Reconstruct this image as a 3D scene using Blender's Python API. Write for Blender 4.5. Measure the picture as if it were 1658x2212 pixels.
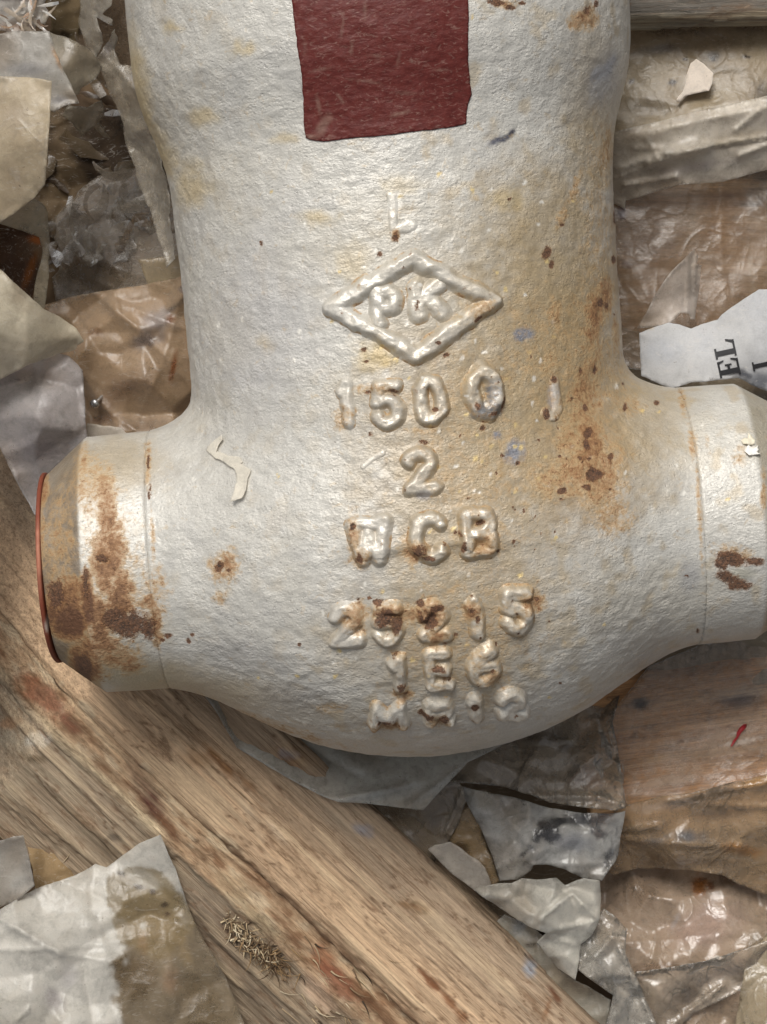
import bpy, math, random
import numpy as np
from mathutils import Vector
from mathutils.geometry import delaunay_2d_cdt

# ------------------------------------------------------------------ scene, camera, light
for o in list(bpy.data.objects):
    bpy.data.objects.remove(o, do_unlink=True)
SC = bpy.context.scene
COL = SC.collection
U = 0.00018            # metres per layout unit
H = 5000.0             # camera height above the valve axis, layout units (0.90 m)
W2, H2 = 829.0, 1106.0

cam = bpy.data.cameras.new("camera")
cam.sensor_fit = 'HORIZONTAL'
cam.sensor_width = 36.0
cam.lens = 36.0 * H / (2 * W2)
cam.clip_start = 0.05
cam.clip_end = 50
camo = bpy.data.objects.new("camera", cam)
camo.location = (0, 0, H * U)
COL.objects.link(camo)
SC.camera = camo

SUN_EL, SUN_AZ = 56.0, -18.0         # azimuth from +y (away from the viewer's feet), negative = towards -x
world = bpy.data.worlds.new("World")
SC.world = world
world.use_nodes = True
wn = world.node_tree
wn.nodes.clear()
sky = wn.nodes.new('ShaderNodeTexSky')
sky.sky_type = 'NISHITA'
sky.sun_disc = False
sky.sun_elevation = math.radians(SUN_EL)
sky.sun_rotation = math.radians(SUN_AZ)
sky.air_density = 1.0
sky.dust_density = 6.0
sky.ozone_density = 1.0
hs = wn.nodes.new('ShaderNodeHueSaturation')     # thin overcast: the blue is greyed out
hs.inputs['Saturation'].default_value = 0.22
bg = wn.nodes.new('ShaderNodeBackground')
bg.inputs['Strength'].default_value = 0.08
wo = wn.nodes.new('ShaderNodeOutputWorld')
wn.links.new(sky.outputs[0], hs.inputs['Color'])
wn.links.new(hs.outputs[0], bg.inputs['Color'])
wn.links.new(bg.outputs[0], wo.inputs['Surface'])

sl = bpy.data.lights.new("sun", 'SUN')
sl.energy = 1.95
sl.angle = math.radians(25)
sl.color = (1.0, 0.965, 0.91)
so = bpy.data.objects.new("sun", sl)
so.rotation_euler = (-math.radians(90 - SUN_EL), 0, math.radians(-SUN_AZ))
COL.objects.link(so)
SC.view_settings.view_transform = 'Standard'
SC.view_settings.look = 'None'
SC.view_settings.gamma = 1.0
SC.view_settings.exposure = 0.28
SC.cycles.transparent_max_bounces = 16
SC.cycles.max_bounces = 8

# ------------------------------------------------------------------ small maths
def S(r, g, b):
    c = np.array([r, g, b]) / 255.0
    return np.where(c <= 0.04045, c / 12.92, ((c + 0.055) / 1.055) ** 2.4)

def smooth(a, b, x):
    t = np.clip((x - a) / (b - a + 1e-12), 0, 1)
    return t * t * (3 - 2 * t)

def hash3(i, j, k, seed):
    h = (i.astype(np.int64) * 374761393 + j.astype(np.int64) * 668265263 + k.astype(np.int64) * 2147483647 + seed * 974634777) & 0xFFFFFFFF
    h = ((h ^ (h >> 13)) * 1274126177) & 0xFFFFFFFF
    h = h ^ (h >> 16)
    return (h & 0xFFFF) / 65535.0

def vnoise(p, seed=0):
    i = np.floor(p).astype(np.int64)
    f = p - i
    f = f * f * (3 - 2 * f)
    r = 0
    for dx in (0, 1):
        wx = f[:, 0] if dx else 1 - f[:, 0]
        for dy in (0, 1):
            wy = f[:, 1] if dy else 1 - f[:, 1]
            for dz in (0, 1):
                wz = f[:, 2] if dz else 1 - f[:, 2]
                r = r + wx * wy * wz * hash3(i[:, 0] + dx, i[:, 1] + dy, i[:, 2] + dz, seed)
    return r

def fbm(p, octv=4, seed=0, gain=0.5):
    a, s, t = 1.0, 0, 0
    for o in range(octv):
        s = s + a * vnoise(p * 2 ** o + 17.3 * o, seed + o)
        t += a
        a *= gain
    return s / t

def fbm2(x, y, sc, octv=4, seed=0, sy=None):
    return fbm(np.stack([x / sc, y / (sy or sc), np.full_like(x, 0.37 + seed * 3.1)], 1), octv, seed)

def P(px, py, z):
    """picture-scale layout (px to the right, py down, at height z) to metres"""
    k = 1 - z / H
    return np.stack([(px - W2) * k, -(py - H2) * k, z + 0 * px], -1) * U

def pix(w):
    """metres to layout px, py"""
    p = w / U
    k = 1 - p[:, 2] / H
    return p[:, 0] / k + W2, -p[:, 1] / k + H2

# ------------------------------------------------------------------ objects
def link_mesh(name, verts, faces, mat=None, parent=None, smooth_shade=True, attrs=None):
    me = bpy.data.meshes.new(name)
    faces_l = faces.tolist() if isinstance(faces, np.ndarray) else faces
    me.from_pydata(np.asarray(verts).tolist(), [], faces_l)
    if smooth_shade:
        me.polygons.foreach_set('use_smooth', np.ones(len(me.polygons), bool))
    for k, v in (attrs or {}).items():
        v = np.asarray(v, dtype=np.float32)
        if v.ndim == 2:
            a = me.attributes.new(k, 'FLOAT_COLOR', 'POINT')
            c = np.ones((len(v), 4), np.float32)
            c[:, :3] = v
            a.data.foreach_set('color', c.ravel())
        else:
            a = me.attributes.new(k, 'FLOAT', 'POINT')
            a.data.foreach_set('value', v)
    me.update()
    ob = bpy.data.objects.new(name, me)
    if mat:
        me.materials.append(mat)
    COL.objects.link(ob)
    if parent:
        ob.parent = parent
    return ob

def tag(o, label=None, cat=None, group=None, kind=None):
    if label: o['label'] = label
    if cat: o['category'] = cat
    if group: o['group'] = group
    if kind: o['kind'] = kind
    return o

# ------------------------------------------------------------------ materials
class NT:
    def __init__(self, name):
        self.m = bpy.data.materials.new(name)
        self.m.use_nodes = True
        self.t = self.m.node_tree
        self.t.nodes.clear()
        self.out = self.t.nodes.new('ShaderNodeOutputMaterial')
    def n(self, typ, **kw):
        nd = self.t.nodes.new(typ)
        for k, v in kw.items():
            if k in nd.inputs: self.set(nd.inputs[k], v)
            else: setattr(nd, k, v)
        return nd
    def set(self, sock, v):
        if isinstance(v, bpy.types.NodeSocket): self.t.links.new(v, sock)
        else: sock.default_value = v
    def math(self, op, a, b=0.0, c=None):
        nd = self.t.nodes.new('ShaderNodeMath'); nd.operation = op
        self.set(nd.inputs[0], a); self.set(nd.inputs[1], b)
        if c is not None: self.set(nd.inputs[2], c)
        return nd.outputs[0]
    def coords(self, scale=(1, 1, 1), gen='Object'):
        tc = self.t.nodes.new('ShaderNodeTexCoord')
        mp = self.t.nodes.new('ShaderNodeMapping')
        self.set(mp.inputs['Vector'], tc.outputs[gen])
        mp.inputs['Scale'].default_value = tuple(s / U for s in scale)
        return mp.outputs[0]
    def noise(self, vec, scale=1.0, detail=4.0, rough=0.55, dist=0.0):
        nd = self.t.nodes.new('ShaderNodeTexNoise')
        self.set(nd.inputs['Vector'], vec)
        nd.inputs['Scale'].default_value = scale
        nd.inputs['Detail'].default_value = detail
        nd.inputs['Roughness'].default_value = rough
        nd.inputs['Distortion'].default_value = dist
        return nd.outputs[0]
    def ramp(self, v, lo, hi, a=0.0, b=1.0):
        nd = self.t.nodes.new('ShaderNodeMapRange')
        nd.clamp = True
        self.set(nd.inputs['Value'], v)
        self.set(nd.inputs['From Min'], lo); self.set(nd.inputs['From Max'], hi)
        self.set(nd.inputs['To Min'], a); self.set(nd.inputs['To Max'], b)
        return nd.outputs[0]
    def mix(self, f, a, b, blend='MIX'):
        nd = self.t.nodes.new('ShaderNodeMix'); nd.data_type = 'RGBA'; nd.blend_type = blend
        self.set(nd.inputs[0], f)
        for s, v in ((6, a), (7, b)):
            if isinstance(v, (tuple, list, np.ndarray)): v = (*[float(q) for q in v][:3], 1.0)
            self.set(nd.inputs[s], v)
        return nd.outputs[2]
    def attr(self, name, fac=False):
        nd = self.t.nodes.new('ShaderNodeAttribute'); nd.attribute_name = name
        return nd.outputs['Fac'] if fac else nd.outputs['Color']
    def bump(self, h, strength, dist, normal=None):
        nd = self.t.nodes.new('ShaderNodeBump')
        nd.inputs['Strength'].default_value = strength
        nd.inputs['Distance'].default_value = dist * U
        self.set(nd.inputs['Height'], h)
        if normal is not None: self.set(nd.inputs['Normal'], normal)
        return nd.outputs[0]
    def bsdf(self, **kw):
        nd = self.t.nodes.new('ShaderNodeBsdfPrincipled')
        for k, v in kw.items():
            k = k.replace('_', ' ')
            if isinstance(v, (tuple, list, np.ndarray)): v = (*[float(q) for q in v][:3], 1.0)
            self.set(nd.inputs[k], v)
        return nd.outputs[0]
    def done(self, sh):
        self.t.links.new(sh, self.out.inputs['Surface'])
        return self.m

def silver_paint():
    t = NT('silver_paint')
    v = t.coords((1, 1, 1))
    col = t.attr('paint')
    rust = t.attr('rust', True)
    dark = t.attr('dark', True)
    n1 = t.noise(v, 1 / 10.0, 6, 0.68)
    n2 = t.noise(v, 1 / 50.0, 5, 0.6)
    n3 = t.noise(v, 1 / 22.0, 5, 0.65, 0.6)
    nf = t.noise(v, 1 / 3.5, 3, 0.6)
    tone = t.math('ADD', t.ramp(n2, 0.3, 0.7, 0.90, 1.06), t.ramp(nf, 0.3, 0.7, -0.12, 0.09))
    c = t.mix(1.0, col, t.n('ShaderNodeCombineColor', Red=tone, Green=tone, Blue=tone).outputs[0], 'MULTIPLY')
    # faint tan freckles everywhere
    c = t.mix(t.ramp(n3, 0.60, 0.76, 0, 0.5), c, S(186, 158, 112))
    # rust bleeding through: pale tan, then orange, then brown
    r = t.math('ADD', rust, t.math('MULTIPLY', t.math('ADD', t.math('SUBTRACT', n1, 0.5), t.math('MULTIPLY', t.math('SUBTRACT', n3, 0.5), 0.9)), t.ramp(rust, 0.0, 0.25, 0.0, 1.25)))
    c = t.mix(t.ramp(r, 0.10, 0.50, 0, 0.75), c, S(180, 150, 108))
    c = t.mix(t.ramp(r, 0.42, 0.85, 0, 0.80), c, S(142, 98, 58))
    c = t.mix(t.ramp(r, 0.80, 1.25, 0, 0.85), c, S(88, 56, 38))
    dm = t.ramp(t.math('ADD', dark, t.math('MULTIPLY', t.math('ADD', t.math('SUBTRACT', n1, 0.5), t.math('MULTIPLY', t.math('SUBTRACT', nf, 0.5), 1.1)), 1.2)), 0.50, 0.62)
    dm = t.math('MULTIPLY', dm, t.ramp(dark, 0.02, 0.12))
    halo = t.ramp(t.math('ADD', dark, t.math('MULTIPLY', t.math('SUBTRACT', n1, 0.5), 1.0)), 0.22, 0.55, 0, 0.55)
    halo = t.math('MULTIPLY', halo, t.ramp(dark, 0.02, 0.2))
    # brown specks where the dirt sits
    sp = t.math('MULTIPLY', t.ramp(t.math('ADD', t.math('MULTIPLY', nf, 0.5), t.math('MULTIPLY', n1, 0.5)), 0.555, 0.63), t.ramp(rust, 0.10, 0.40))
    c = t.mix(t.math('MULTIPLY', sp, 0.75), c, S(104, 72, 46))
    c = t.mix(halo, c, S(150, 104, 62))
    c = t.mix(t.math('MULTIPLY', dm, 0.94), c, t.mix(t.ramp(t.math('ADD', t.math('MULTIPLY', n1, 0.5), t.math('MULTIPLY', nf, 0.5)), 0.40, 0.60), S(36, 23, 17), S(122, 84, 58)))
    rm = t.ramp(r, 0.2, 0.9)
    cover = t.math('SUBTRACT', 1.0, t.math('MAXIMUM', dm, t.math('MULTIPLY', rm, 0.85)))
    cast = t.attr('cast', True)
    metal = t.math('MULTIPLY', cover, t.ramp(cast, 0.2, 0.6, 0.26, 0.13))
    
    rough = t.math('ADD', t.ramp(cover, 0, 1, 0.75, t.math('ADD', 0.27, t.math('MULTIPLY', cast, 0.17))), t.ramp(n2, 0.3, 0.7, -0.05, 0.08))
    # cast skin: fine ripples lying across, and a finer orange peel
    vs = t.coords((1, 1.45, 1.2))
    r1 = t.noise(vs, 1 / 24.0, 2.5, 0.5)
    r2 = t.noise(vs, 1 / 7.8, 3, 0.55)
    patch = t.ramp(n2, 0.36, 0.64, 0.35, 1.15)
    pit = t.ramp(t.noise(v, 1 / 6.0, 2, 0.5), 0.36, 0.27)
    h = t.math('ADD', t.math('MULTIPLY', r1, 1.0), t.math('MULTIPLY', t.math('MULTIPLY', r2, patch), 1.0))
    h = t.math('SUBTRACT', h, t.math('MULTIPLY', pit, 0.35))
    h = t.math('MULTIPLY', h, cast)
    h = t.math('ADD', h, t.math('MULTIPLY', t.math('SUBTRACT', n1, 0.5), t.math('ADD', t.math('MULTIPLY', rm, 1.4), t.math('MULTIPLY', t.ramp(dark, 0.02, 0.3), 1.4))))
    h = t.math('SUBTRACT', h, t.math('MULTIPLY', dm, 0.7))
    nb = t.bump(h, 1.0, 2.6)
    return t.done(t.bsdf(Base_Color=c, Metallic=metal, Roughness=rough, Normal=nb, Specular_IOR_Level=0.6))

def red_paint():
    t = NT('red_paint')
    v = t.coords((1, 1, 1))
    n1 = t.noise(v, 1 / 14.0, 5, 0.65)
    n2 = t.noise(t.coords((1, 2.6, 1)), 1 / 20.0, 4, 0.7, 1.6)
    c = t.mix(t.ramp(n1, 0.35, 0.7), S(94, 37, 31), S(80, 27, 23))
    scr = t.math('MULTIPLY', t.ramp(n2, 0.55, 0.70), 0.5)
    c = t.mix(scr, c, S(150, 122, 110))
    c = t.mix(t.math('MULTIPLY', t.attr('dust', True), 0.55), c, S(158, 138, 122))
    r1 = t.noise(t.coords((1, 1.75, 1.2)), 1 / 17.0, 3, 0.5, 0.3)
    nb = t.bump(r1, 0.7, 3.0)
    return t.done(t.bsdf(Base_Color=c, Roughness=0.55, Normal=nb, Specular_IOR_Level=0.35))

def film_mat(name, gloss=0.28, trans=0.3, bumpd=2.0, dirt=0.45, crink=5.0, sheen=1.0):
    t = NT(name)
    v = t.coords((1, 1, 1))
    col = t.attr('paint'); op = t.attr('opacity', True)
    n1 = t.noise(v, 1 / 75.0, 6, 0.66, 0.8)
    n2 = t.noise(v, 1 / 18.0, 5, 0.7, 0.5)
    n3 = t.noise(v, 1 / 4.0, 3, 0.6)
    sc = t.noise(t.coords((0.35, 1.3, 1)), 1 / 20.0, 6, 0.75, 2.2)
    tone = t.math('ADD', t.ramp(n1, 0.3, 0.7, 0.84, 1.08), t.math('ADD', t.ramp(n2, 0.3, 0.7, -0.09, 0.07), t.ramp(n3, 0.3, 0.7, -0.06, 0.05)))
    c = t.mix(1.0, col, t.n('ShaderNodeCombineColor', Red=tone, Green=tone, Blue=tone).outputs[0], 'MULTIPLY')
    c = t.mix(t.ramp(t.math('ADD', t.math('MULTIPLY', n1, 0.5), t.math('MULTIPLY', n2, 0.5)), 0.52, 0.66, 0, dirt), c, S(116, 92, 66))
    c = t.mix(t.ramp(sc, 0.56, 0.70, 0, 0.5), c, S(226, 220, 210))
    c = t.mix(t.ramp(t.math('MULTIPLY', n2, n3), 0.37, 0.44, 0, 0.6), c, S(70, 54, 40))
    # creases: thin ridges wandering over the sheet at three sizes
    h = t.math('ADD', t.math('MULTIPLY', n1, 1.2), t.math('MULTIPLY', n2, 0.35))
    for cell, amp, dist in ((120.0, 1.0, 0.9), (58.0, 0.6, 0.5), (30.0, 0.3, 0.3)):
        q = t.noise(t.coords((1.0, 0.8, 0.6)), 1 / cell, 1.0, 0.4, dist)
        rg = t.math('SUBTRACT', 1.0, t.math('MULTIPLY', t.math('ABSOLUTE', t.math('SUBTRACT', q, 0.5)), 9.0))
        rg = t.math('MAXIMUM', rg, 0.0)
        h = t.math('ADD', h, t.math('MULTIPLY', t.math('MULTIPLY', rg, rg), amp * crink))
    nb = t.bump(h, 1.0, bumpd)
    df = t.n('ShaderNodeBsdfDiffuse'); t.set(df.inputs['Color'], c); t.set(df.inputs['Normal'], nb)
    tr = t.n('ShaderNodeBsdfTranslucent'); t.set(tr.inputs['Color'], c); t.set(tr.inputs['Normal'], nb)
    m1 = t.n('ShaderNodeMixShader'); m1.inputs[0].default_value = trans
    t.set(m1.inputs[1], df.outputs[0]); t.set(m1.inputs[2], tr.outputs[0])
    tp = t.n('ShaderNodeBsdfTransparent')
    m2 = t.n('ShaderNodeMixShader')
    a = t.math('ADD', op, t.math('MULTIPLY', t.math('MULTIPLY', t.math('SUBTRACT', n2, 0.5), t.math('SUBTRACT', 1.0, op)), 0.9))
    a = t.math('MINIMUM', t.math('MAXIMUM', a, 0.0), 1.0)
    t.set(m2.inputs[0], a)
    t.set(m2.inputs[1], tp.outputs[0]); t.set(m2.inputs[2], m1.outputs[0])
    # the sheen of the skin stays where the film is clear
    gl = t.n('ShaderNodeBsdfGlossy'); t.set(gl.inputs['Roughness'], t.ramp(n1, 0.3, 0.7, gloss, gloss + 0.18)); t.set(gl.inputs['Normal'], nb)
    fr = t.n('ShaderNodeFresnel'); fr.inputs['IOR'].default_value = 1.5; t.set(fr.inputs['Normal'], nb)
    m3 = t.n('ShaderNodeMixShader')
    t.set(m3.inputs[0], t.math('MULTIPLY', fr.outputs[0], sheen))
    t.set(m3.inputs[1], m2.outputs[0]); t.set(m3.inputs[2], gl.outputs[0])
    return t.done(m3.outputs[0])

def wood_mat():
    t = NT('timber')
    col = t.attr('paint'); rough_a = t.attr('wear', True)
    band = t.noise(t.coords((0.010, 1, 1)), 1 / 40.0, 4, 0.55, 0.8)
    streak = t.noise(t.coords((0.035, 1, 1)), 1 / 8.0, 4, 0.65)
    line = t.noise(t.coords((0.010, 1, 1)), 1 / 6.0, 3, 0.6)
    fine = t.noise(t.coords((0.14, 1, 1)), 1 / 2.4, 3, 0.6)
    speck = t.noise(t.coords((0.35, 1, 1)), 1 / 9.0, 6, 0.75, 0.6)
    ringn = t.noise(t.coords((0.0045, 1, 1)), 1 / 110.0, 1.5, 0.5, 0.25)
    rings = t.math('SINE', t.math('MULTIPLY', ringn, 95.0))
    band = t.math('ADD', t.math('MULTIPLY', band, 0.78), t.math('MULTIPLY', t.ramp(rings, -1, 1), t.ramp(streak, 0.3, 0.7, 0.10, 0.30)))
    tone = t.math('ADD', t.ramp(band, 0.3, 0.7, 0.78, 1.08), t.math('ADD', t.ramp(streak, 0.3, 0.7, -0.12, 0.10), t.math('ADD', t.ramp(fine, 0.35, 0.65, -0.12, 0.10), t.ramp(line, 0.40, 0.60, -0.14, 0.08))))
    c = t.mix(1.0, col, t.n('ShaderNodeCombineColor', Red=tone, Green=t.math('MULTIPLY', tone, 0.995), Blue=t.math('MULTIPLY', tone, 0.98)).outputs[0], 'MULTIPLY')
    blotch = t.noise(t.coords((0.3, 1, 1)), 1 / 55.0, 6, 0.68, 0.8)
    c = t.mix(t.ramp(blotch, 0.50, 0.72, 0, 0.55), c, S(128, 104, 80))
    c = t.mix(t.ramp(t.math('MULTIPLY', speck, blotch), 0.29, 0.40, 0, 0.6), c, S(92, 64, 44))
    c = t.mix(t.ramp(speck, 0.60, 0.75, 0, 0.35), c, S(224, 206, 176))
    pore = t.ramp(t.noise(t.coords((0.022, 1, 1)), 1 / 3.2, 2, 0.5), 0.585, 0.66)
    c = t.mix(t.math('MULTIPLY', pore, 0.5), c, S(96, 72, 52))
    grit = t.ramp(t.noise(t.coords((0.6, 1, 1)), 1 / 3.0, 4, 0.7), 0.63, 0.72)
    c = t.mix(t.math('MULTIPLY', grit, 0.45), c, S(70, 52, 40))
    h = t.math('ADD', t.math('MULTIPLY', streak, 1.2), t.math('ADD', t.math('MULTIPLY', fine, 0.5), t.math('MULTIPLY', line, 0.6)))
    rg = t.noise(t.coords((0.25, 1, 1)), 1 / 10.0, 6, 0.75, 0.4)
    h = t.math('ADD', h, t.math('MULTIPLY', rg, t.math('MULTIPLY', rough_a, 4.5)))
    nb = t.bump(h, 1.0, 2.4)
    return t.done(t.bsdf(Base_Color=c, Roughness=0.8, Normal=nb, Specular_IOR_Level=0.22))

def plain_mat(name, rough=0.6, metal=0.0, nscale=20.0, bumpd=1.0, spec=0.3):
    t = NT(name)
    v = t.coords((1, 1, 1))
    col = t.attr('paint')
    n1 = t.noise(v, 1 / nscale, 5, 0.65)
    n2 = t.noise(v, 1 / (nscale * 5), 4, 0.6)
    tone = t.math('ADD', t.ramp(n2, 0.3, 0.7, 0.86, 1.06), t.ramp(n1, 0.3, 0.7, -0.1, 0.1))
    c = t.mix(1.0, col, t.n('ShaderNodeCombineColor', Red=tone, Green=tone, Blue=tone).outputs[0], 'MULTIPLY')
    nb = t.bump(n1, 0.8, bumpd)
    return t.done(t.bsdf(Base_Color=c, Roughness=rough, Metallic=metal, Normal=nb, Specular_IOR_Level=spec))

M_SILVER = silver_paint()
M_RED = red_paint()
M_FILM = film_mat('plastic_film', 0.24, 0.36, 2.0, 0.26, 0.45, 0.75)
M_GLOSS = film_mat('glossy_film', 0.17, 0.30, 2.2, 0.34, 0.8, 1.25)
M_PAPER = film_mat('paper', 0.6, 0.22, 0.8, 0.12, 0.2, 0.25)
M_WOOD = wood_mat()
M_PLAIN = plain_mat('dull_surface')
M_BARE = plain_mat('cap_paint', 0.6)
M_CHIP = plain_mat('paint_chip', 0.4)
M_STEEL = plain_mat('bare_steel', 0.25, 0.95, 8)
M_SOIL = plain_mat('brown_packing', 0.85, 0, 30, 4, 0.15)

# ------------------------------------------------------------------ stains: blobs in layout space with ragged rims
def paint_blobs(px, py, arr, blobs, mode='color', seed=0):
    """blobs: (px, py, rx, ry, angle, value, strength, softness, ragged)"""
    n1 = fbm2(px, py, 16.0, 4, 50 + seed)
    n2 = fbm2(px, py, 48.0, 4, 70 + seed)
    for k, b in enumerate(blobs):
        bx, by, rx, ry, ang, val, st, soft, rag = b
        R = max(rx, ry) * 1.9
        m = (np.abs(px - bx) < R) & (np.abs(py - by) < R)
        if not m.any(): continue
        a = math.radians(ang)
        dx, dy = px[m] - bx, py[m] - by
        q = np.hypot((dx * math.cos(a) + dy * math.sin(a)) / rx, (-dx * math.sin(a) + dy * math.cos(a)) / ry)
        nn = n1[m] if max(rx, ry) < 40 else 0.5 * n1[m] + 0.5 * n2[m]
        q = q + (nn - 0.5) * 2 * rag
        w = (1 - smooth(1 - soft, 1 + 0.15 * soft, q)) * st
        if mode == 'color':
            arr[m] = arr[m] * (1 - w[:, None]) + np.asarray(val)[None] * w[:, None]
        else:
            arr[m] = np.maximum(arr[m], w * val)
    return arr

# ------------------------------------------------------------------ the valve
TH = math.radians(4.7)
ct, st = math.cos(TH), math.sin(TH)
OX, OY = 910.0, 1162.0
O = np.array([OX - W2, -(OY - H2), 0.0])

valve = bpy.data.objects.new('valve', None)
valve.location = tuple(O * U)
valve.rotation_euler = (0, 0, TH)
COL.objects.link(valve)
tag(valve, 'silver painted cast steel valve body with rust stains, raised lettering and a dark red patch', 'valve')

def to_local(p):
    q = p - O
    return np.stack([q[:, 0] * ct + q[:, 1] * st, -q[:, 0] * st + q[:, 1] * ct, q[:, 2]], 1)

def to_world(p):
    return np.stack([p[:, 0] * ct - p[:, 1] * st, p[:, 0] * st + p[:, 1] * ct, p[:, 2]], 1) + O

_v = np.array([-800, -100, 300, 560, 690, 780, 825, 870, 930, 985, 1050, 1180, 1700.])
_r = np.array([467, 467, 465, 468, 472, 476, 481, 492, 516, 532, 539, 541, 545.])
_vt = np.linspace(-800, 1700, 1001)
_rt = np.interp(_vt, _v, _r)
_k = np.exp(-0.5 * (np.arange(-30, 31) / 14.0) ** 2); _k /= _k.sum()
_rt = np.convolve(np.pad(_rt, 30, mode='edge'), _k, mode='valid')

def smin(a, b, k):
    h = np.maximum(k - np.abs(a - b), 0) / k
    return np.minimum(a, b) - h * h * k * 0.25

EA, EB = 600.0, 469.0
PR = 276.0
def sdf_body(p):
    u, v, z = p[..., 0], p[..., 1], p[..., 2]
    dn = np.hypot(u, z) - np.interp(v, _vt, _rt)
    dn = np.maximum(dn, -v)
    k0 = np.sqrt((u / EA) ** 2 + (v / EB) ** 2 + (z / EB) ** 2)
    k1 = np.sqrt((u / EA ** 2) ** 2 + (v / EB ** 2) ** 2 + (z / EB ** 2) ** 2) + 1e-9
    de = k0 * (k0 - 1) / k1
    d = smin(dn, de, 40.0)
    dp = np.hypot(v, z) - PR
    d = smin(d, dp, 95.0)
    d = np.maximum(d, np.abs(u - 6) - 570)
    return np.maximum(d, v - 1500)

def sdf_full(p):
    u, v, z = p[..., 0], p[..., 1], p[..., 2]
    dp = np.maximum(np.hypot(v, z) - PR, np.abs(u) - 700)
    return np.minimum(sdf_body(p), dp)

def grad(f, p, e=1.5):
    g = np.zeros_like(p)
    for a in range(3):
        d = np.zeros(3); d[a] = e
        g[:, a] = f(p + d) - f(p - d)
    return g / (np.linalg.norm(g, axis=1, keepdims=True) + 1e-12)

def skin(p):
    """the uneven cast surface, as an offset along the normal"""
    return (fbm(p / 70.0, 3, 5) - 0.5) * 5.0 + (fbm(p * np.array([1, 1.6, 1.2]) / 22.0, 2, 9) - 0.5) * 3.4

def surface_nets(f, lo, hi, step):
    ax = [np.arange(lo[i], hi[i] + step, step) for i in range(3)]
    X = np.stack(np.meshgrid(*ax, indexing='ij'), -1).astype(np.float32)
    s = np.empty(X.shape[:3], np.float32)
    for i in range(X.shape[0]):
        s[i] = f(X[i].astype(np.float64))
    ins = s < 0
    n = np.array(s.shape)
    c = ins[:-1, :-1, :-1].astype(np.int8)
    tot = np.zeros(n - 1, np.int8)
    for dx in (0, 1):
        for dy in (0, 1):
            for dz in (0, 1):
                tot += ins[dx:n[0] - 1 + dx, dy:n[1] - 1 + dy, dz:n[2] - 1 + dz]
    act = (tot > 0) & (tot < 8)
    idx = np.full(act.shape, -1, np.int64)
    idx[act] = np.arange(act.sum())
    cells = np.argwhere(act)
    V = np.array(lo) + (cells + 0.5) * step
    quads = []
    for a in range(3):
        b, c2 = (a + 1) % 3, (a + 2) % 3
        sl0 = [slice(None)] * 3; sl1 = [slice(None)] * 3
        sl0[a] = slice(0, -1); sl1[a] = slice(1, None)
        ch = ins[tuple(sl0)] != ins[tuple(sl1)]
        e = np.argwhere(ch)
        ok = (e[:, b] > 0) & (e[:, c2] > 0) & (e[:, b] < n[b] - 1) & (e[:, c2] < n[c2] - 1)
        e = e[ok]
        flip = ins[tuple(sl0)][tuple(e.T)]
        def at(db, dc):
            q = e.copy(); q[:, b] += db; q[:, c2] += dc
            return idx[tuple(q.T)]
        q = np.stack([at(-1, -1), at(0, -1), at(0, 0), at(-1, 0)], 1)
        q[~flip] = q[~flip][:, ::-1]
        quads.append(q)
    return V, np.concatenate(quads)

def subdivide(V, Q):
    e = np.concatenate([Q[:, [0, 1]], Q[:, [1, 2]], Q[:, [2, 3]], Q[:, [3, 0]]])
    es = np.sort(e, 1)
    key = es[:, 0] * (len(V) + 1) + es[:, 1]
    uk, first, inv = np.unique(key, return_index=True, return_inverse=True)
    em = V[es[first]].mean(1)
    fm = V[Q].mean(1)
    nE = len(V)
    nF = nE + len(em)
    m = len(Q)
    e01, e12, e23, e30 = [nE + inv[i * m:(i + 1) * m] for i in range(4)]
    fc = nF + np.arange(m)
    Q2 = np.concatenate([np.stack([Q[:, 0], e01, fc, e30], 1), np.stack([e01, Q[:, 1], e12, fc], 1),
                         np.stack([fc, e12, Q[:, 2], e23], 1), np.stack([e30, fc, e23, Q[:, 3]], 1)])
    return np.concatenate([V, em, fm]), Q2

def relax(V, Q, f, it=2):
    for _ in range(it):
        acc = np.zeros_like(V); cnt = np.zeros(len(V))
        for i in range(4):
            np.add.at(acc, Q[:, i], V[Q[:, (i + 1) % 4]] + V[Q[:, (i + 3) % 4]])
            np.add.at(cnt, Q[:, i], 2)
        V = 0.5 * V + 0.5 * acc / np.maximum(cnt, 1)[:, None]
        V = newton(V, f, 2)
    return V

def newton(V, f, it=2):
    for _ in range(it):
        V = V - grad(f, V) * f(V)[:, None]
    return V

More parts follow.
